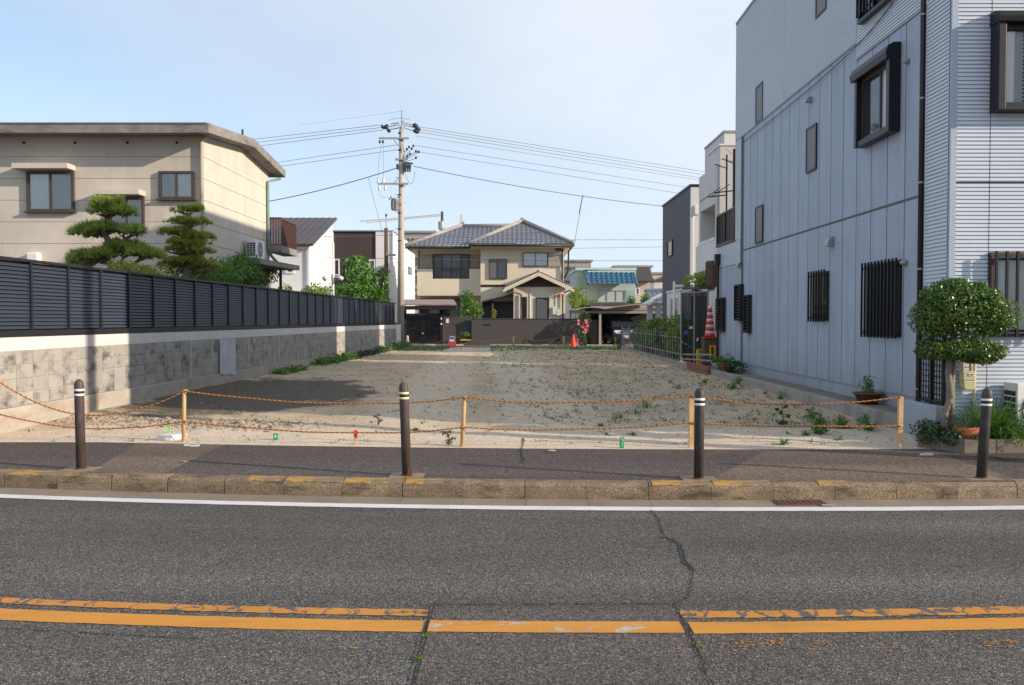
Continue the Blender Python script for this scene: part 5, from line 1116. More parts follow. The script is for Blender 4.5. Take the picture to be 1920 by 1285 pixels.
# roofs
def hip(A, B, C, D, E, nm_off=0):      # rectangle A B C D (front-left, front-right, back-right, back-left), inner ridge E=(p,q)
    p, q = E
    for s in ((A, B, q if (q - B).length < (p - B).length else p, p),): pass
eL, eR, eY = P(880, 459, 52.6).x, P(1076, 459, 52.6).x, 52.6; eZ = 6.42; ax = P(980, 420, 55.9); top = 8.10; rb = 62.2
A, B, Cc, D = Vector((eL, eY, eZ)), Vector((eR, eY, eZ)), Vector((eR, rb, eZ)), Vector((eL, rb, eZ)); ap = Vector((ax.x, 55.8, top)); bp = Vector((ax.x, 59.0, top))
for (a, b, c, d) in ((A, B, ap, ap), (B, Cc, bp, ap), (D, A, ap, bp)): tile_slope(a, b, c, d).build('roof_slope', MT['tile'], bh)
MB().prism([A + Vector((.08, .08, -.2)), B + Vector((-.08, .08, -.2)), Cc + Vector((-.08, 0, -.2)), D + Vector((.08, 0, -.2))], (0, 0, .235)).build('soffit', MT['cream'], bh)
eLz = 6.40; l0 = P(761, 462, 54.0).x; lA, lB, lD = Vector((l0, 54.0, eLz)), Vector((eL + 1.2, 54.0, eLz)), Vector((l0, 62.5, eLz)); rA, rB = Vector((P(866, 430, 57.4).x, 57.4, 7.98)), Vector((ax.x, 57.4, 7.98))
tile_slope(lA, lB + Vector((1.6, 0, 0)), rB, rA).build('roof_slope', MT['tile'], bh); tile_slope(lD, lA, rA, Vector((rA.x, 59.2, 7.98))).build('roof_slope', MT['tile'], bh)
MB().prism([lA + Vector((.08, .08, -.2)), Vector((RX0, 54.08, eLz - .2)), Vector((RX0, 62, eLz - .2)), lD + Vector((.08, 0, -.2))], (0, 0, .235)).build('soffit', MT['cream'], bh)
mb = MB()
for a, b in ((A, ap), (B, ap), (ap, bp), (lA, rA), (rA, rB)): mb.tube([a + Vector((0, 0, .07)), b + Vector((0, 0, .12))], .12, 8)
mb.lathe(ap + Vector((0, 0, 0)), [(.16, 0), (.17, .22), (.1, .3)], 8); mb.build('hip_ridge', MT['tile_cap_sunlit'], bh, True)
mb = MB().box(eL - .05, eR + .05, 52.52, 52.62, 6.26, 6.37).box(l0 - .05, eL, 53.92, 54.02, 6.24, 6.35)
for (u, Y, z1, z0) in ((1054, 53.4, 6.2, 3.6), (786, 55.1, 6.2, 4.9), (977, 51.9, 3.3, .3), (1055, 51.9, 3.3, .3)): x = (u - 960) / 1600 * Y; mb.tube([(x, Y, z0), (x, Y, z1)], .045, 6)
p1, p2, p3 = P(1074, 462, 52.7), P(1066, 478, 53.2), P(1064, 520, 53.3); mb.tube([p1, P(1066, 472, 53.2), P(1065, 508, 53.3), P(1058, 522, 53.4)], .05, 6); mb.tube([gl, P(958, 547, 51.6), P(976, 552, 51.8)], .04, 6); mb.tube([gr, P(1058, 549, 51.8)], .04, 6); mb.build('gutter', MT['brown'], bh, True)
an = thing('antenna', 'tv antenna and panel mast on the ridge of the tiled house', 'antenna', P(866, 428, 58)); c = P(866, 428, 58); MB().tube([c - Vector((0, 0, .4)), P(866, 402, 58)], .03, 6).build('mast', MT['steel'], an); q = P(864, 404, 58); MB().box(q.x - .08, q.x + .06, 57.9, 58.05, q.z - .55, q.z + .05).build('panel', MT['porcelain'], an); MB().box(q.x + .1, q.x + .24, 57.9, 58.05, q.z - .75, q.z - .45).build('amplifier', MT['steel'], an)
# front wall, gate, things along it
yw = thing('garden_wall', 'long charcoal brown garden wall in front of the tiled house', 'wall', (.7, 50, .26)); WFt = front(49.9); x0, x1, z0, z1 = rx(WFt, (884, 599), (1082, 648))
MB().box(x0, x1, 49.9, 50.1, .26, z1).build('wall', MT['charcoal'], yw, bev=.01); MB().box(x0 - .02, x1 + .02, 49.87, 50.13, z1 + .001, z1 + .05).build('coping', MT['charcoal'], yw)
MB().box(x0 - 0.7, x0 + 1.1, 49.55, 49.89, .26, .62).build('flower_bed_edge', MT['charcoal'], yw)
xa_, za_ = uv(WFt, 907, 609); MB().fb(WFt, xa_, xa_ + .4, za_ - .03, za_ + .03, .002, .03).build('letter_slot', MT['black'], yw); MB().box(x0, x1, 49.75, 49.898, .26, .33).build('kerb_edge', MT['concrete'], yw)
MB().box(x1 - 1.15, x1 - 1.0, 49.86, 49.898, .5, .7).build('vent_panel', MT['black'], yw)
gt = thing('roofed_gate', 'dark wooden gate under a low pinkish brown roof left of the garden wall', 'gate', (-5, 50.4, .26)); GT = front(50.3)
x0, x1, z0, z1 = rx(GT, (757, 570), (853, 577)); MB().prism([(x0, 49.6, z1 - .1), (x1 + .15, 49.6, z1 - .1), (x1 - .1, 50.6, z1 + .2), (x0, 50.6, z1 + .2)], (0, 0, .07)).build('roof', MT['pinkroof'], gt); MB().box(x0, x1 + .12, 49.65, 51.2, z1 - .34, z1 - .13).build('eave_board', MT['dark'], gt)
zt = z1 - .35
for u in (757, 826): p = P(u, 600, 50.3); MB().box(p.x, p.x + .16, 50.2, 50.36, .26, zt).build('post', MT['dark'], gt)
for (u0, u1) in ((763, 792), (793, 824)):
    a, b = P(u0, 600, 50.3).x, P(u1, 600, 50.3).x; mb = MB().ring(front(50.32), a, b, .36, zt - .35, .10, 0, .06)
    for k in range(9): x = a + .1 + (b - a - .2) * (k + .5) / 9; mb.box(x - .02, x + .02, 50.27, 50.30, .46, zt - .45)
    lf = mb.build('gate_leaf', MT['black'], gt); MB().lathe(((b if u0 < 780 else a), 50.24, .95), [(.02, -.05), (.05, -.03), (.05, .03), (.02, .05)], 8).build('knob', MT['alu'], lf)
MB().box(P(757, 600, 50.6).x, P(826, 600, 50.6).x, 51.9, 51.95, .26, zt - .2).build('back_screen', MT['dark'], gt)
a, b = P(827, 600, 50.3).x + .16, P(884, 600, 50.3).x; MB().box(a, b, 50.25, 50.4, .26, 1.95).build('side_wall', MT['charcoal'], gt); p = P(839, 602, 50.24); MB().box(p.x - .09, p.x + .08, 50.21, 50.248, p.z - .13, p.z + .13).build('name_plate', MT['white'], gt)
for v in (598, 608): p = P(827, v, 50.18); MB().lathe((p.x, 50.16, p.z), [(.03, -.05), (.06, -.02), (.06, .04), (.03, .06)], 8).build('gate_lamp', MT['porcelain'], gt)
MB().box(P(753, 650, 49).x, P(868, 650, 49).x, 49.5, 50.2, .25, .33).build('door_step', MT['brick_beige'], gt)
sg = thing('small_sign', 'small blue and white box sign on a red base near the gate', 'sign', P(848, 643, 49.3)); p = P(848, 636, 49.3); MB().box(p.x - .16, p.x + .16, 49.2, 49.4, p.z - .12, p.z + .16).build('panel', MT['white'], sg); MB().box(p.x - .15, p.x + .10, 49.19, 49.199, p.z - .02, p.z + .14).build('blue_patch', MT['blue'], sg); MB().box(p.x - .2, p.x + .2, 49.2, 49.45, .262, p.z - .121).build('base', MT['cone_r'], sg)
st = thing('figurine', 'small pale garden figurine at the foot of the gate', 'figurine', P(764, 642, 49.6)); MB().lathe(P(764, 643, 49.6), [(.08, 0), (.1, .1), (.06, .25), (.08, .32), (.05, .42)], 8).build('body', MT['brick_beige'], st, True)
bush('shrub', 'tall bright shrub in the front yard between the gate and the porch', 'shrub', [ep(877, 560, 51.5, 11, 16, .5), ep(880, 585, 51.2, 16, 20, .6), ep(893, 585, 51.2, 10, 16, .5)], LF['bright'], .22, 80, 31, zb=.26)
bush('shrub', 'thin yellow green plant beside the lean to post', 'shrub', [ep(926, 590, 51.6, 5, 9, .25)], LF['lime'], .14, 140, 32, zb=.26)
bush('flower_clump', 'purple red and yellow flowers by the end of the garden wall', 'flowers', [ep(872, 627, 49.6, 8, 5, .2)], LF['bright'], .12, 250, 33, zb=.3, stems=False); q = P(872, 628, 49.6)
MB().box(P(864, 637, 49.5).x, P(882, 637, 49.5).x, 49.4, 49.54, .55, .62).build('trough', MT['yellow'], label='yellow planter trough below the purple flowers', cat='trough')
# orange rope and stakes at the back of the lot, orange cone
bp_ = []
for (u, lb) in ((852, 'left wooden stake at the back of the lot'), (963, 'middle wooden stake at the back of the lot'), (1057, 'right wooden stake at the back of the lot near the orange cone')):
    p = P(u, 653, 46.6); q = P(u + (1 if u < 900 else 0), 631, 46.6); rt = thing('rope_post', lb, 'post', (p.x, p.y, .25), 'back stakes'); MB().tube([(p.x, p.y, .2), q], .045, 8).build('stake', MT['wood'], rt, True); bp_.append(q)
mb = MB(); pts = []
for a, b, s in ((P(760, 641, 46.6), bp_[0], .25), (bp_[0], bp_[1], .25), (bp_[1], bp_[2], .22)): pts += para(a, b, a.lerp(b, .5) - Vector((0, 0, s)), 16)
mb.tube(pts + [bp_[2]], .012, 5).build('rope', MT['rope_o'], label='thin orange rope hung between the stakes at the back of the lot', cat='rope')
p = P(1154, 653, 45.8); MB().box(p.x - .06, p.x + .06, 45.75, 45.85, .2, P(1154, 634, 45.8).z).build('rope_post', MT['wood'], label='square wooden post at the back of the lot before the dark car', cat='post')
cn_ = thing('traffic_cone', 'orange traffic cone at the end of the garden wall', 'traffic cone', (P(1075, 652, 46.9).x, 46.9, .262)); c = Vector((P(1075, 652, 46.9).x, 46.9, .262)); MB().lathe(c, [(.17, .025), (.155, .05), (.05, .66), (.035, .68)], 16).build('cone', MT['cone'], cn_, True); MB().box(c.x - .2, c.x + .2, c.y - .2, c.y + .2, .262, .286).build('base', MT['cone'], cn_)
# ================================================================== RIGHT OF THE TILED HOUSE
bush('rose_bush', 'rose bush with pink blooms at the right end of the garden wall', 'bush', [ep(1090, 622, 49.2, 9, 22, .5), ep(1098, 600, 49.3, 12, 16, .5), ep(1094, 640, 49.0, 7, 10, .35)], LF['dark'], .13, 200, 41, zb=.27)
rb_ = bpy.data.objects['rose_bush']; rng = np.random.default_rng(6)
for k in range(17):
    c = P(rng.uniform(1083, 1103), rng.uniform(599, 643), 48.72 + rng.uniform(0, .1)); mb = MB()
    for j in range(6):
        a = j * 1.05; e = Vector((math.cos(a), -.35, math.sin(a))) * .09; t_ = Vector((-math.sin(a), 0, math.cos(a))) * .05; mb.add([c, c + e * .6 + t_, c + e * 1.1, c + e * .6 - t_], [(0, 1, 2, 3)])
    mb.build('bloom', MT['flower'], rb_)
bush('shrub', 'yellow green tree behind the porch and the awning', 'tree', [ep(1078, 560, 57, 12, 22, .8), ep(1100, 575, 54, 16, 10, .6)], LF['lime'], .28, 45, 42, zb=.27)
bush('shrub', 'bright shrub top above the carport awning', 'shrub', [ep(1110, 573, 55, 18, 9, .6), ep(1095, 568, 55, 10, 10, .5)], LF['lime'], .2, 90, 43, zb=1)
gar = thing('garage', 'wide dark open garage under a beige roof beam across the back road', 'garage', (6.5, 54, .26)); Yg = 51.5; gl_ = lambda u, v, Y=Yg: P(u, v, Y)
x0, x1 = gl_(1104, 600).x, gl_(1252, 600).x
MB().box(x0, x1 + .6, 57, 57.2, .26, 2.6).build('back_wall', MT['dark'], gar); MB().box(x0, x0 + .15, Yg, 57, .26, 2.4).build('side_wall', MT['dark'], gar); MB().box(x0 + 0, x1 + .6, Yg, 57.2, gl_(1104, 578).z + .16, gl_(1104, 578).z + .3).build('roof', MT['metal_roof'], gar)  # near-black back and side walls carry the garage's inner shade as colour
MB().box(x0 - 1, x1 + .6, Yg - .1, Yg + .06, gl_(1104, 588).z, gl_(1104, 583).z).build('beam', MT['awning'], gar); MB().box(x0 + .1, x1 + .5, Yg + .061, Yg + .2, gl_(1104, 582).z, gl_(1104, 572).z).build('roof_fascia', MT['awning'], gar)
for u in (1125,): p = gl_(u, 600, 51); MB().box(p.x - .07, p.x + .07, 50.9, 51.04, .26, gl_(u, 587).z).build('post', MT['awning'], gar)
MB().box(x0 + .05, gl_(1122, 600).x, 50.95, 51.0, .3, 1.75).build('gate_panel', MT['black'], gar); MB().box(x0 - 1, x1, 49.7, 57, .2, .268).build('apron', MT['brick_beige'], gar)
aw = thing('carport_awning', 'curved beige carport awning sheet in front of the garage', 'awning', (5.5, 51, 2.5))
for (u0, u1, va, vb, vm) in ((1080, 1135, 582, 580, 577), (1136, 1218, 580, 572, 573.5)):
    a, b = P(u0, va, 50.4), P(u1, vb, 50.4); m_ = P((u0 + u1) / 2, vm, 50.4); q = para(a, b, m_, 10) + [b]; q2 = [p + Vector((0, 0, .05)) for p in q]; MB().prism(q + q2[::-1], (0, 3.0, 0)).build('sheet', MT['awning'], aw)
p = P(1078, 586, 50.4); MB().box(p.x - .35, p.x + .5, 50.3, 50.4, p.z - .06, p.z + .12).tube([(p.x - .25, 50.4, .26), (p.x - .25, 50.4, p.z)], .05, 8).build('bracket', MT['oldwood'], aw)
def car(label, loc, rz, paint, L_=3.6, Wd=1.55, H=1.55):
    root = thing('parked_car', label, 'car', (0, 0, 0)); hw = Wd / 2
    prof = [(-L_ / 2, .35), (-L_ / 2, .75), (-L_ / 2 + .12, .92), (-L_ / 2 + .75, 1.0), (-L_ / 2 + 1.25, H - .05), (-L_ / 2 + 1.6, H), (L_ / 2 - .35, H - .03), (L_ / 2 - .05, 1.0), (L_ / 2, .7), (L_ / 2, .35)]
    V = []; n = len(prof)
    for xx, s in ((-hw, .86), (-hw, 1), (hw, 1), (hw, .86)): pass
    rows = [(-1, 0), (1, 0)]
    def tw(z): return hw * (1 if z < 1.0 else 1 - .16 * (z - 1) / (H - 1))
    V = [(-tw(z), y, z) for y, z in prof] + [(tw(z), y, z) for y, z in prof]
    MB().add(V, [tuple(range(n)), tuple(range(n, 2 * n))[::-1]] + [(i, n + i, n + (i + 1) % n, (i + 1) % n) for i in range(n)]).build('body', MT[paint], root, bev=.05)
    a, b = Vector((0, -L_ / 2 + .80, 1.03)), Vector((0, -L_ / 2 + 1.22, H - .10)); nn = Vector((0, -.83, .5)).normalized() * .02
    MB().prism([a + Vector((-hw * .9, 0, 0)) + nn, a + Vector((hw * .9, 0, 0)) + nn, b + Vector((hw * .76, 0, 0)) + nn, b + Vector((-hw * .76, 0, 0)) + nn], nn * .5).build('windscreen', MT['dglass'], root)
    for s in (-1, 1):
        MB().prism([(s * (hw * .97 + .004), -L_ / 2 + 1.25, 1.04), (s * (hw * .97 + .004), L_ / 2 - .2, 1.04), (s * (hw * .87 + .006), L_ / 2 - .42, H - .12), (s * (hw * .87 + .006), -L_ / 2 + 1.55, H - .12)], (s * .008, 0, 0)).build('side_window', MT['dglass'], root)
        MB().box(s * hw * .62 - .2, s * hw * .62 + .2, -L_ / 2 - .015, -L_ / 2 + .08, .64, .86).build('headlight', MT['lens'], root, bev=.03); MB().box(s * (hw + .08) - .08, s * (hw + .08) + .08, -L_ / 2 + 1.15, -L_ / 2 + 1.25, 1.0, 1.14).build('mirror', MT[paint], root, bev=.02)
        for y in (-L_ / 2 + .62, L_ / 2 - .62):
            w_ = MB().tube([(s * (hw - .17), y, .29), (s * (hw + .005), y, .29)], .29, 18).build('tyre', MT['tyre'], root); MB().tube([(s * (hw + .004), y, .29), (s * (hw + .012), y, .29)], .17, 12).build('rim', MT['alu'], w_)
    MB().box(-hw * .98, hw * .98, -L_ / 2 - .05, -L_ / 2 + .1, .32, .56).build('bumper', MT[paint], root, bev=.04); MB().box(-.165, .165, -L_ / 2 - .062, -L_ / 2 - .051, .40, .565).build('number_plate', MT['white'], root); MB().box(-hw * .5, hw * .5, -L_ / 2 - .02, -L_ / 2 + .05, .62, .72).build('grille', MT['alu'], root)
    root.location = loc; root.rotation_euler = (0, 0, rz); return root
car('dark navy car parked nose out in the open garage', (gl_(1166, 600, 51.6).x, 52.6, .268), R(4), 'carpaint'); car('pale blue grey car half hidden behind the white carport posts', (gl_(1250, 600, 53).x + .2, 53.0, .268), R(-3), 'carpaint_b', H=1.7)
wc = thing('white_carport', 'white framed lean to carport with clear panels beside the white annex', 'carport', (7.5, 45, .3)); Yc = 44.5
for u in (1218, 1234): p = P(u, 620, Yc); MB().box(p.x - .14, p.x + .14, Yc - .1, Yc + .1, .26, P(u, 573, Yc).z).build('post', MT['white_siding'], wc)
a, b = P(1213, 577, Yc - .3), P(1250, 556, Yc - .3); mb = MB()
for k in range(3): q = a.lerp(b, 0); mb.prism([a + Vector((0, 1.1 * k, 0)), b + Vector((0, 1.1 * k, 0)), b + Vector((0, 1.1 * k, .1)), a + Vector((0, 1.1 * k, .1))], (0, .1, 0))
for s in (0, .5, 1): q = a.lerp(b, s); mb.box(q.x - .05, q.x + .05, q.y, q.y + 2.3, q.z + .101, q.z + .18)
mb.build('roof_frame', MT['white_siding'], wc); MB().prism([a + Vector((0, 0, .185)), b + Vector((0, 0, .185)), b + Vector((0, 0, .2)), a + Vector((0, 0, .2))], (0, 2.3, 0)).build('roof_sheet', MT['frost_w'], wc)
for v in (581, 600): pa, pb = P(1217, v, Yc), P(1256, v, Yc); MB().box(pa.x, pb.x, Yc - .05, Yc + .05, pa.z - .09, pa.z + .09).build('rail', MT['white_siding'], wc)
# ------------------------------------------------ houses farther back
def hbox(name, label, Y, px, depth, zb, mat, extra=None):
    f = front(Y); x0, x1, z0, z1 = rect(f, (px[0], px[1]), (px[2], 600)); root = thing(name, label, 'house', ((x0 + x1) / 2, Y + depth / 2, .25)); MB().box(x0, x1, Y, Y + depth, .25, z1).build('wall', MT[mat], root); return root, f, x0, x1, z1
th, f, x0, x1, z1 = hbox('teal_house', 'pale teal house with a bright blue tiled awning roof and closed shutters', 62, (1102, 508, 1192), 8, 0, 'teal_light')
a0 = P(1082, 520, 62.5); MB().box(a0.x, x0 - .002, 62.5, 70, .25, P(1082, 503, 62.5).z).build('side_wing', MT['teal'], th); MB().box(a0.x - .1, x1 + .1, 62.3, 70, P(1088, 507, 62.3).z, P(1088, 502, 62.3).z).build('flat_roof', MT['teal_light'], th)
e0, e1 = P(1103, 533, 60.8), P(1194, 534, 60.8); t0, t1 = P(1095, 508, 62.2), P(1187, 510, 62.2); tile_slope(e0, e1, t1, t0, .36, .34, .06, .04).build('awning_roof', MT['tile_blue'], th)
MB().tube([e0, t0], .10, 8).tube([e1, t1], .10, 8).tube([t0, t1], .09, 8).build('roof_cap', MT['tile_blue'], th, True)
x0, x1, z0, z1 = rect(f, (1121, 544), (1173, 567)); w_ = win(th, f, x0, x1, z0, z1, MT['teal'], 3, 'frost_w', .12, None, .06); x0, x1, z0, z1 = rect(f, (1174, 544), (1190, 567)); MB().fb(f, x0, x1, z0, z1, .003, .12).build('shutter_case', MT['teal'], th)
fw2 = front(62.5); mb = MB()
for u in (1089, 1096, 1101): p = P(u, 560, 62.2); mb.box(p.x - .03, p.x + .03, 62.15, 62.2, 2.2, P(u, 545, 62.2).z)
p, q = P(1088, 545, 62.2), P(1103, 545, 62.2)
for v in (545, 553, 561): mb.box(p.x, q.x, 62.12, 62.149, P(1088, v, 62.2).z - .03, P(1088, v, 62.2).z + .03)
mb.build('balcony_rail', MT['white'], th)
def ghouse(name, label, Y, wall, roofq, wm, rm, wins=()):
    f = front(Y); x0, x1, z0, z1 = rect(f, (wall[0], wall[1]), (wall[2], 600)); root = thing(name, label, 'house', ((x0 + x1) / 2, Y + 4, .25)); MB().box(x0, x1, Y, Y + 8, .25, z1).build('wall', MT[wm], root)
    (a, b, c, d) = roofq; A = P(*a, Y - .6); B = P(*b, Y - .6); C_ = P(*c, Y + 3.4); D = P(*d, Y + 3.4); n = (B - A).cross(D - A).normalized() * .14; MB().prism([A, B, C_, D], n if n.z > 0 else -n).build('roof', MT[rm], root); MB().prism([C_, D, D + Vector((0, 4, -1.2)), C_ + Vector((0, 4, -1.2))], (0, 0, .12)).build('roof', MT[rm], root)
    for (p, q, gm_) in wins: x0, x1, z0, z1 = rect(f, p, q); win(root, f, x0, x1, z0, z1, MT['white'], 1, gm_, .06, None, .07)
    return root
ghouse('beige_house', 'beige brick house with a dark brown sloping roof behind the teal house', 74, (1180, 529, 1219), ((1176, 530), (1226, 530), (1217, 504), (1180, 504)), 'brick_beige', 'darkbrown', [((1192, 540), (1199, 553), 'dglass')])
ghouse('gabled_white_house', 'small white gabled house behind the dark grey house', 84, (1226, 530, 1262), ((1222, 531), (1262, 514), (1262, 512), (1224, 528)), 'white_siding', 'metal_roof')
lt = thing('low_tiled_house', 'low dark house with grey tiled roof behind the white carport', 'house', (9, 60, .25)); p, q = P(1198, 572, 57.5), P(1262, 572, 57.5); MB().box(p.x + .3, q.x, 58, 63, .25, p.z).build('wall', MT['darkbrown'], lt); tile_slope(p, q, P(1262, 545, 60.5), P(1212, 546, 60.5), .34, .32, .04, .03).build('roof', MT['tile'], lt); MB().tube([P(1208, 545, 60.5), P(1262, 544, 60.5)], .14, 8).build('ridge_cap', MT['tile'], lt)
bush('shrub', 'small green shrub on the roof edge beside the blue tiled awning', 'shrub', [ep(1184, 565, 58, 8, 7, .5), ep(1210, 562, 57, 8, 8, .5)], LF['bright'], .22, 90, 44, zb=2)
def apartment(label, Y, px, rows, cols, mat='far'):
    f = front(Y); x0, x1, z0, z1 = rect(f, (px[0], px[1]), (px[2], px[3])); root = thing('apartment_block', label, 'building', ((x0 + x1) / 2, Y + 8, .2)); MB().box(x0, x1, Y, Y + 14, .2, z1).build('wall', MT[mat], root); MB().box(x0 - .3, x1 + .3, Y - .3, Y + 14, z1 + .01, z1 + .35).build('parapet_cap', MT['concrete'], root)
    mb = []
    for r in range(rows):
        for c in range(cols):
            xx = x0 + (x1 - x0) * (c + .25) / cols; zz = z1 - 3.0 * (r + 1) + .6; o_ = MB().fb(f, xx, xx + (x1 - x0) / cols * .5, zz, zz + 1.5, .01, .1).build('window', MT['dglass'], root)
        MB().fb(f, x0, x1, z1 - 3.0 * (r + 1) - .1, z1 - 3.0 * (r + 1) + .3, .02, .5).build('balcony_edge', MT['concrete'], root)
apartment('far grey apartment block just right of the tiled house', 150, (1052, 491, 1108, 600), 3, 8); apartment('far low grey building with a flat roof above the beige house', 170, (1154, 501, 1221, 600), 2, 7); apartment('far grey apartment block above the left hip of the tiled house', 140, (752, 437, 815, 600), 4, 7); apartment('far brownish block beside the white gabled house', 160, (1221, 514, 1262, 600), 2, 5, 'brick_beige')
ghouse('grey_roof_house', 'grey house with white eaves between the tiled house and the teal house', 78, (1056, 526, 1084), ((1050, 527), (1086, 533), (1084, 511), (1052, 508)), 'white_siding', 'metal_roof')
# white and dark brown house on the left
db = thing('two_tone_house', 'modern white house with a dark brown centre panel and four narrow windows', 'house', (-11, 66, .25)); f = front(62)
x0, x1, z0, z1 = rect(f, (595, 434), (736, 600)); xd0, xd1, _, _ = rect(f, (625, 434), (705, 600)); MB().prism([(x0, 62, .25), (xd0, 62, .25), (xd0, 75, .25), (x0, 75, .25)], (0, 0, z1 - .25)).build('wall', MT['white_wall'], db); MB().box(xd0 + .002, xd1 - .002, 62.1, 75, .25, z1).build('centre_panel', MT['darkbrown'], db); MB().prism([(xd1, 62, .25), (x1, 62, .25), (x1 + .15, 75, .25), (xd1, 75, .25)], (0, 0, z1 - .25)).build('wall', MT['white_wall'], db); MB().box(x0 - .05, x1 + .1, 61.95, 75, z1 + .002, z1 + .08).build('parapet_cap', MT['steel'], db)
fd = front(62.1)
for (a, b) in (((626, 486), (637, 517)), ((648, 486), (659, 518)), ((671, 486), (681, 518)), ((692, 487), (704, 518))): q = rect(fd, a, b); win(db, fd, q[0], q[1], q[2], q[3], MT['white'], 1, 'dglass', .08, None, .09)
se = sidef(x1, 62, .0115); q0 = uv(se, 765, 500); q1 = uv(se, 771, 516); win(db, se, q0[0], q1[0], q1[1], q0[1], MT['black'], 1, 'dglass', .05)
MB().tube([(x1 + .05, 61.95, .3), (x1 + .05, 61.95, z1)], .05, 8).build('downpipe', MT['white'], db)
mr = thing('metal_roof_house', 'white house with a dark standing seam metal roof behind the left balcony', 'house', (-14, 54, .25)); xe = P(581, 457, 50).x
pr = [(50, .25), (56.4, .25), (56.4, 8.2), (50, 6.15)]; MB().prism([(xe, y, z) for y, z in pr], (-12, 0, 0)).build('wall', MT['white_wall'], mr)
A, B, C_, D = Vector((xe - 12, 49.6, 6.02)), Vector((xe + .25, 49.6, 6.02)), Vector((xe + .25, 56.6, 8.36)), Vector((xe - 12, 56.6, 8.36)); n = Vector((0, -.32, .95)); MB().prism([A, B, C_, D], n * .14).build('roof', MT['metal_roof'], mr); mb = MB()
for k in range(30): x = xe + .2 - .42 * k; mb.prism([Vector((x, 49.6, 6.02)) + n * .141, Vector((x - .03, 49.6, 6.02)) + n * .141, Vector((x - .03, 56.6, 8.36)) + n * .141, Vector((x, 56.6, 8.36)) + n * .141], n * .045)
mb.build('standing_seam', MT['metal_roof'], mr); f = front(50); x0, x1, z0, z1 = rect(f, (536, 497), (552, 513)); win(mr, f, x0, x1, z0, z1, MT['white'], 1, 'dglass', .08, None, .1); MB().box(xe - 12, xe, 49.75, 49.998, 5.9, 6.05).tube([(xe - .05, 49.9, .3), (xe - .05, 49.9, 5.9)], .05, 8).build('gutter', MT['white'], mr); MB().box(xe - 6, xe, 49.2, 49.99, .25, 3.2).build('lower_bay', MT['white_siding'], mr)
# ================================================================== POLES AND WIRES
ups = thing('utility_pole', 'tall concrete utility pole with insulators and crossarms behind the fence end', 'utility pole', (P(751, 650, 46).x, 46.05, .26)); Yu = 46.05
pb_, pt_ = Vector((P(751, 650, Yu).x, Yu, .1)), P(753, 238, Yu); MB().tube([pb_, pt_], [.20, .125], 16).build('shaft', MT['pole'], ups, True)
MB().tube([P(752, 262, Yu - .16), P(754, 207, Yu - .16)], .035, 8).build('top_mast', MT['steel'], ups)
def arm(u0, u1, v, dY=-.2, r=.05): MB().box(P(u0, v, Yu + dY).x, P(u1, v, Yu + dY).x, Yu + dY - .04, Yu + dY + .04, P(u0, v, Yu).z - .045, P(u0, v, Yu).z + .045).build('crossarm', MT['steel'], ups)
arm(710, 767, 261); arm(709, 766, 346); arm(741, 765, 300)
mb = MB()
for (u0, v0, u1, v1) in ((739, 263, 750, 277), (738, 345, 749, 332), (755, 270, 758, 284), (755, 344, 758, 350), (747, 230, 751, 248), (756, 226, 759, 242)): mb.tube([P(u0, v0, Yu - .2), P(u1, v1, Yu - .2)], .028, 6)
mb.build('brace', MT['steel'], ups)
for (u0, v0, u1, v1) in ((720, 242, 728, 234), (715, 240, 720, 237), (726, 247, 732, 243), (774, 233, 784, 239), (778, 238, 788, 245), (775, 244, 786, 249)):
    a, b = P(u0, v0, Yu), P(u1, v1, Yu); MB().tube([a, a.lerp(b, .15), a.lerp(b, .2), a.lerp(b, .8), b], [.03, .09, .12, .11, .04], 8).build('insulator', MT['wire'], ups, True)
mb = MB()
for (u0, v0, u1, v1) in ((732, 233, 748, 230), (730, 238, 746, 234), (733, 243, 748, 240), (757, 230, 774, 235), (757, 234, 779, 240), (758, 240, 776, 246)): mb.tube([P(u0, v0, Yu), P(u1, v1, Yu)], .028, 6)
mb.build('tension_rod', MT['steel'], ups)
for (u, v) in ((712, 263), (718, 263)): c = P(u, v, Yu - .2); MB().lathe(c - Vector((0, 0, .16)), [(.05, 0), (.07, .05), (.04, .1), (.06, .15)], 8).build('pin_insulator', MT['wire'], ups)
for (u, v) in ((709, 339), (719, 339), (711, 352), (722, 352)): c = P(u, v, Yu - .2); MB().lathe(c - Vector((0, 0, .15)), [(.05, 0), (.07, .1), (.045, .2), (.06, .3)], 8).build('cutout_fuse', MT['porcelain'], ups)
rg = random.Random(3)
for (u, v) in ((763, 280), (767, 276), (772, 279), (775, 274), (780, 284), (785, 285), (769, 289), (764, 293), (762, 297), (780, 296)): c = P(u, v, Yu - .1); MB().lathe(c - Vector((0, 0, .07)), [(.03, 0), (.06, .04), (.06, .1), (.03, .14)], 8).build('spool_insulator', MT['wire'], ups)
mb = MB()
for (u0, v0, u1, v1) in ((755, 296, 763, 280), (755, 298, 772, 279), (757, 300, 780, 284), (757, 303, 785, 285), (757, 305, 780, 297), (760, 297, 768, 289)): mb.tube([P(u0, v0, Yu - .1), P(u1, v1, Yu - .1)], .014, 5)
for k, u in enumerate((757, 760, 764, 768)): mb.tube([P(u, 306, Yu - .2), P(u + 1, 312, Yu - .2), P(u + .5, 323, Yu - .2)], [.04, .06, .04], 6)
mb.tube([P(745, 308, Yu - .15), P(746, 318, Yu - .15)], .07, 6); mb.tube([P(757, 305, Yu - .15), P(774, 307, Yu - .15)], .05, 6); mb.tube(para(P(756, 318, Yu), P(778, 310, Yu), P(772, 345, Yu), 10), .010, 5); mb.build('service_clamp', MT['wire'], ups)
t0 = P(741, 383, Yu - .15); MB().lathe(t0 - Vector((0, 0, .33)), [(.2, 0), (.22, .05), (.22, .55), (.23, .56), (.23, .62), (.1, .66)], 14).build('transformer', MT['steel'], ups, True); mb = MB()
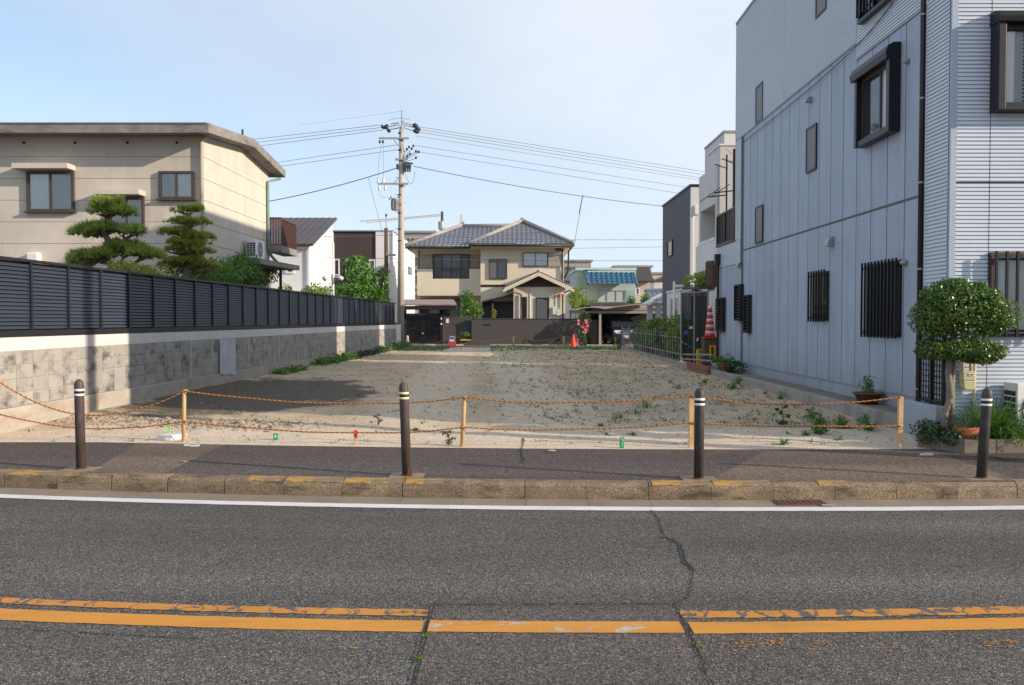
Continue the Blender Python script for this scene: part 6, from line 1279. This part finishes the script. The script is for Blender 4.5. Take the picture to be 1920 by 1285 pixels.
for a in (-1.9, -1.2, -2.6, -.6): mb.box(t0.x + .23 * math.cos(a) - .015, t0.x + .23 * math.cos(a) + .015, t0.y + .23 * math.sin(a) - .03, t0.y + .23 * math.sin(a) + .03, t0.z - .25, t0.z + .15)
mb.build('transformer_fin', MT['steel'], ups); mb = MB()
for u, v in ((730, 375), (733, 372), (746, 373)): mb.tube([P(u, v, Yu - .15), P(u, v - 4, Yu - .15)], .03, 6)
mb.build('bushing', MT['wire'], ups); mb = MB()
for v in range(285, 640, 16): s = 1 if (v // 16) % 2 else -1; c = P(752 - .002 * v, v, Yu); mb.tube([c + Vector((s * .12, 0, 0)), c + Vector((s * .30, -.02, 0))], .012, 5)
mb.build('step_bolt', MT['steel'], ups); mb = MB()
for v in (250, 262, 282, 300, 346, 366, 385, 400, 430, 452): c = P(752 - .002 * v, v, Yu); t_ = (c.z - .1) / 12.9; r_ = .20 - .075 * t_ + .008; mb.tube([c - Vector((0, 0, .03)), c + Vector((0, 0, .03))], r_, 14)
mb.build('pole_band', MT['rust'], ups)
def wire(label, pts, Ys, r=.011, sag=0, n=18, mat='wire_l', cat='cable', group='overhead wires'):
    A, B = P(*pts[0], Ys[0]), P(*pts[-1], Ys[1])
    m_ = P(*pts[1], (Ys[0] + Ys[1]) / 2) if len(pts) == 3 else A.lerp(B, .5) - Vector((0, 0, sag))
    # keep the middle point on the seen curve at the distance of the straight span
    if len(pts) == 3: m_ = A.lerp(B, .5) + Vector((0, 0, m_.z - A.lerp(B, .5).z))
    MB().tube(para(A, B, m_, n) + [B], r, 5).build('overhead_wire', MT[mat], label=label, cat=cat, group=group)
UL, UR = ' of the three wires running left from the dark insulators of the tall pole', ' of the three wires running right from the dark insulators of the tall pole'
for i, (v, e) in enumerate(((234, 258), (239, 265), (244, 273))):
    wire(('highest', 'middle', 'lowest')[i] + UL, [(718, v), (400, e + 12)], (Yu, 62), .014); wire(('highest', 'middle', 'lowest')[i] + UR, [(786, v + 4), (1420, (338, 344, 351)[i])], (Yu, 60), .014)
for i, (v, e) in enumerate(((272, 306), (281, 314))): wire(('upper', 'lower')[i] + ' of two thin wires running left from below the top crossarm', [(746, v), (470, e + 6)], (Yu, 58), .013)
for i, (v, e) in enumerate(((273, 352), (284, 366), (255, 335))): wire(('middle', 'lowest', 'faint uppermost')[i] + ' of the thin wires running right from the spool insulators', [(778, v), (1420, e + 20)], (Yu, 60), .011 if i == 2 else .013)
wire('thick cable sagging left from the utility pole towards the concrete house', [(745, 315), (440, 388)], (Yu, 50), .024, sag=.22, mat='wire_l'); wire('thick cable running right from the utility pole over the tiled house', [(775, 312), (1420, 400)], (Yu, 58), .022, sag=.42)
wire('thin service wire dropping from the right cable to the tiled house', [(1093, 366), (1076, 462)], (50, 53), .014); wire('pale lashing on the service wire above the tiled house', [(1093, 366), (1086, 400)], (49.9, 50.8), .03, mat='steel')
wire('service wire dropping left of the utility pole', [(690, 333), (718, 440)], (47.5, 58), .011); wire('faint wire from the very top of the utility pole towards the left', [(752, 209), (560, 235)], (Yu, 70), .006)
LV = ('level wire from the left balcony across the two tone house top', 'level wire crossing the windows of the tiled house', 'level wire in the sky right of the tiled house, at its eave height', 'level wire in the sky right of the tiled house, just below its eave', 'level wire across the roof tiles of the tiled house', 'level wire just above the flat roof of the teal house')
for lv, (a, b, Ya, Yb, r_) in zip(LV, (((500, 446), (770, 441), 58, 48, .014), ((480, 482), (1080, 490), 56, 48, .014), ((1070, 450), (1262, 450), 75, 75, .018), ((1070, 466), (1262, 463), 75, 75, .016), ((765, 441), (1080, 452), 50, 50, .013), ((1070, 489), (1262, 489), 60, 60, .014))): wire(lv, [a, b], (Ya, Yb), r_)
mb = MB(); mb.tube([P(716, 270, Yu - .2), P(710, 300, Yu - .2), P(709, 336, Yu - .2)], .008, 5); mb.tube([P(719, 270, Yu - .2), P(719, 336, Yu - .2)], .008, 5); mb.tube(para(P(711, 356, Yu - .2), P(730, 366, Yu - .15), P(716, 370, Yu - .2), 8), .008, 5); mb.tube(para(P(728, 226, Yu), P(774, 228, Yu), P(752, 222, Yu), 10), .010, 5); mb.build('jumper_wire', MT['wire_l'], ups)
p2 = thing('utility_pole', 'second brown utility pole before the two tone house', 'utility pole', (P(724, 500, 59).x, 59, .25)); MB().tube([(P(724, 500, 59).x, 59, .2), P(724, 428, 59)], [.17, .13], 12).build('shaft', MT['oldwood'], p2, True); MB().tube([P(724, 430, 59), P(724, 402, 59)], .03, 6).build('mast', MT['steel'], p2); q = P(736, 478, 58.7); MB().tube([P(724, 476, 58.8), q], .04, 6).box(q.x - .4, q.x + .2, 58.5, 58.9, q.z - .08, q.z + .05).build('street_light', MT['steel'], p2); MB().lathe(P(724, 404, 59), [(.04, -.1), (.08, 0), (.04, .1)], 8).build('insulator', MT['wire'], p2)
p3 = thing('utility_pole', 'far pole top with fittings behind the tiled house roof', 'utility pole', (P(829, 500, 75).x, 75, .25)); MB().tube([(P(829, 500, 75).x, 75, .2), P(829, 397, 75)], [.18, .12], 12).build('shaft', MT['oldwood'], p3, True); MB().lathe(P(828, 425, 74.7) - Vector((0, 0, .3)), [(.25, 0), (.3, .2), (.3, .7), (.1, .8)], 10).build('transformer', MT['steel'], p3)
wire('upper of two thick grey cable bundles running left from the far pole', [(829, 402), (750, 409), (676, 415)], (75, 70), .055, mat='steel'); wire('lower of two thick grey cable bundles running left from the far pole', [(828, 405), (750, 411), (688, 418)], (75, 70), .04, mat='steel')
fl = thing('floodlight_pole', 'thin white pole carrying two floodlights behind the fence', 'lamp pole', (P(625, 550, 40).x, 40, .25)); x = P(625, 550, 40).x; MB().tube([(x, 40, .25), P(625, 455, 40)], .04, 8).build('pole', MT['white'], fl, True)
MB().tube([P(614, 520, 40), P(636, 520, 40)], .02, 6).build('bracket', MT['white'], fl)
for u, s in ((614, -1), (636, 1)): c = P(u, 521, 39.9); MB().tube([c + Vector((-s * .05, 0, .05)), c + Vector((s * .05, -.08, 0)), c + Vector((s * .12, -.16, -.06))], [.05, .09, .13], 10).build('floodlight', MT['porcelain'], fl, True)
# pole out of frame at the right whose shadow falls on the block wall
p4 = thing('utility_pole', 'concrete utility pole on the pavement right of the view', 'utility pole', (7.7, 8.85, .17)); MB().tube([(7.7, 8.85, .1), (7.7, 8.85, 10)], [.17, .13], 16).build('shaft', MT['pole'], p4, True)
# ================================================================== POT GARDEN AND YARD AT THE RIGHT EDGE
pf = thing('picket_fence', 'low silver metal picket fence on the kerb in front of the potted plants', 'fence', (5.5, 35, .38)); mb = MB()
FX = 5.56
ypts = [12.0] 
Yn, Yf_ = 28.0, 43.0; k = 0; y = Yn
while y <= Yf_:
    MB().tube([(FX, y, .30), (FX, y, 1.36 if k % 5 else 1.44)], .016 if k % 5 else .026, 6).build('picket', MT['alu'], pf); y += .5; k += 1
for z in (.62, 1.16): MB().tube([(FX, Yn, z), (FX, Yf_, z)], .018, 6).build('rail', MT['alu'], pf)
rg = np.random.default_rng(9); kinds = [('terracotta', 'bright', 'bright leafy plant in a terracotta pot'), ('pot_brown', 'lime', 'lime green plant in a brown pot'), ('plastic_dark', 'weed', 'mid green plant in a black pot'), ('terracotta', 'dark', 'dark leaved plant in a terracotta pot'), ('white', 'bright', 'bright plant in a white pot')]
names = ['nearest the fence end by the net', 'second from the net', 'third from the net', 'fourth from the net', 'fifth from the net', 'sixth from the net', 'seventh from the net', 'eighth from the net', 'ninth from the net', 'farthest but one along the picket fence', 'farthest along the picket fence']
for i in range(11):
    y = 28.5 + 1.25 * i; mt, lf, lb = kinds[i % 5]; h = rg.uniform(.3, .42); pot(lb + ', ' + names[i], (5.95 + rg.uniform(-.06, .06), y, .352), .17, h, mt, lf, rg.uniform(.26, .38), rg.uniform(.45, .95), .11, 60 + i)
bush('shrub', 'dark clipped shrub at the far end of the picket fence', 'shrub', [((5.5, 43.6, .6), (.3, .35, .45))], LF['dark'], .11, 260, 71, zb=.26)
ns = thing('net_screen', 'black net shelter on poles beside the far corner of the panelled wall', 'shelter', (5.9, 27, .35))
Yn0, Yn1 = 26.4, 27.7
rng = np.random.default_rng(5); vs, fs = [], []; nx_, nz_ = 26, 14
def netp(s, t):
    x = 5.62 + .55 * 0; a, b = P(1278, 600, 27.8), P(1327, 600, 26.4); q = Vector((a.x, 27.8, 0)).lerp(Vector((b.x, 26.4, 0)), s); z = .55 + 2.13 * t - .04 * math.sin(s * 9) * t
    return q + Vector((.05 * math.sin(s * 40) * (1.1 - t), .06 * math.sin(s * 33 + 1) * (1.1 - t), z))
for j in range(nz_ + 1):
    for i in range(nx_ + 1): vs.append(netp(i / nx_, j / nz_))
for j in range(nz_):
    for i in range(nx_):
        fs.append((j * (nx_ + 1) + i, j * (nx_ + 1) + i + 1, (j + 1) * (nx_ + 1) + i + 1, (j + 1) * (nx_ + 1) + i))
m, t, b, o = newmat('sheer_black_net'); b.inputs['Base Color'].default_value = (.015, .016, .015, 1); b.inputs['Roughness'].default_value = .8; tr = N(t, 'ShaderNodeBsdfTransparent'); ms = N(t, 'ShaderNodeMixShader'); v = N(t, 'ShaderNodeTexCoord').outputs['Object']; t.links.new(mapr(t, noi(t, stretch(t, v, 6, 6, 1), 1.5, 4), .35, .7, .86, 1), ms.inputs[0]); t.links.new(tr.outputs[0], ms.inputs[1]); t.links.new(b.outputs[0], ms.inputs[2]); t.links.new(ms.outputs[0], o.inputs[0])
MB().add(vs, fs).build('net', m, ns); mb = MB()
for (u, Y) in ((1277, 27.8), (1302, 27.1), (1328, 26.4)): x = P(u, 600, Y).x; mb.tube([(x, Y, .3), (x, Y, 2.72)], .025, 6)
a, b = P(1277, 600, 27.8), P(1345, 600, 26.2); mb.tube([(a.x, 27.8, 2.64), (P(1328, 600, 26.4).x, 26.4, 2.62)], .03, 6); mb.tube([(P(1328, 600, 26.4).x, 26.4, 2.66), (6.24, 26.35, 2.68)], .035, 6); mb.tube([(a.x, 27.8, 1.05), (P(1328, 600, 26.4).x, 26.4, .62)], .015, 6); mb.build('pole_frame', MT['steel'], ns); MB().prism([(5.75, 26.3, 2.70), (6.25, 26.3, 2.70), (6.25, 27.9, 2.74), (5.55, 27.9, 2.74)], (0, 0, .06)).build('roof_board', MT['oldwood'], ns)
MB().box(5.72, 6.2, 27.2, 27.26, .36, 2.5).build('back_board', MT['dark'], ns)
bush('shrub', 'lime green climbing plant growing over the net shelter roof', 'climber', [((5.95, 27.4, 3.0), (.42, .5, .3)), ((6.15, 26.9, 2.98), (.32, .4, .25)), ((6.3, 27.2, 3.12), (.3, .35, .25))], LF['lime'], .12, 170, 72, zb=2.76)
MB().lathe((6.32, 26.6, 2.78), [(.30, 0), (.30, .75), (.26, .8)], 18).build('barrel', MT['oldwood'], label='dark rounded drum on the net shelter beside the downpipe', cat='drum')
cs = thing('stacked_cones', 'red and white traffic cones stacked upside each other beside the far downpipe', 'traffic cones', (6.0, 26.2, 1.3)); cz = P(1332, 632, 26.15).z; cx_ = P(1331, 600, 26.15).x
MB().box(cx_ - .22, cx_ + .22, 25.95, 26.35, cz - .04, cz).build('base', MT['cone_r'], cs)
for k in range(5):
    z = cz + .005 + .19 * k; r0, r1 = .17 - .02 * k, .145 - .02 * k; MB().lathe((cx_, 26.15, z), [(r0, 0), (r1, .10)], 16).build('red_ring', MT['cone_r'], cs, True); MB().lathe((cx_, 26.15, z + .101), [(r1, 0), (r1 - .012, .085)], 16).build('white_ring', MT['white'], cs, True)
MB().box(cx_ - .2, cx_ + .2, 26.0, 26.4, .36, cz - .045).build('cabinet', MT['oldwood'], label='dark cabinet under the stacked red and white cones', cat='cabinet', bev=.01)
for (u, Y, z0, h, mt, lb, w) in ((1318, 26.6, .36, .48, 'yellow', 'yellow plastic crate at the foot of the net shelter', .17), (1336, 26.0, .55, .42, 'yellow', 'yellow board leaning by the dark cabinet', .09)):
    x = P(u, 600, Y).x; rt = thing('crate', lb, 'crate', (x, Y, z0)); MB().ring(front(Y), x - w, x + w, z0, z0 + h, .04, 0, .04).build('rim', MT[mt], rt); MB().box(x - w + .02, x + w - .02, Y + .005, Y + .25, z0, z0 + h - .03).build('body', MT[mt], rt, bev=.01)
for (u, v, s, mt, lb) in ((1286, 625, .07, 'blue', 'small blue tool hanging on the net shelter'), (1311, 637, .08, 'white', 'white scrap hanging low on the net shelter'), (1296, 615, .06, 'porcelain', 'pale handle on the net shelter pole'), (1272, 612, .07, 'rust', 'red and white bag hanging at the fence end')):
    c = P(u, v, 26.9 if u > 1275 else 27.9) ; MB().prism([c + Vector((-s, 0, -s * .6)), c + Vector((s, 0, -s * .4)), c + Vector((s * .7, 0, s)), c + Vector((-s * .6, 0, s * .8))], (0, .05, 0)).build('hanging_item', MT[mt], label=lb, cat='tool' if 'tool' in lb or 'handle' in lb else 'bag' if 'bag' in lb else 'scrap', bev=.006)
br = thing('brick_edging', 'red brick edging set along the kerb before the net shelter', 'edging', (5.45, 26.2, .2))
for k in range(9):
    for j in range(2): MB().box(5.40, 5.495, 23.6 + .31 * k, 23.6 + .31 * k + .30, .17 + .145 * j, .17 + .145 * j + .14).build('brick', MT['brick_red'], br, bev=.006)
MB().tube([(5.55, 23.6, .78), (5.55, 27.9, .62)], .025, 6).tube([(5.55, 23.7, .60), (5.55, 27.9, .48)], .025, 6).build('guard_rail', MT['alu'], label='low double steel rail lying above the brick edging', cat='rail')
lowb = bush('shrub', 'low dark green plants at the far corner of the panelled wall beside the pots', 'shrub', [((5.85, 22.4, .5), (.22, .5, .2)), ((5.85, 23.1, .5), (.2, .4, .22))], LF['dark'], .08, 380, 73, zb=.36, stems=False)
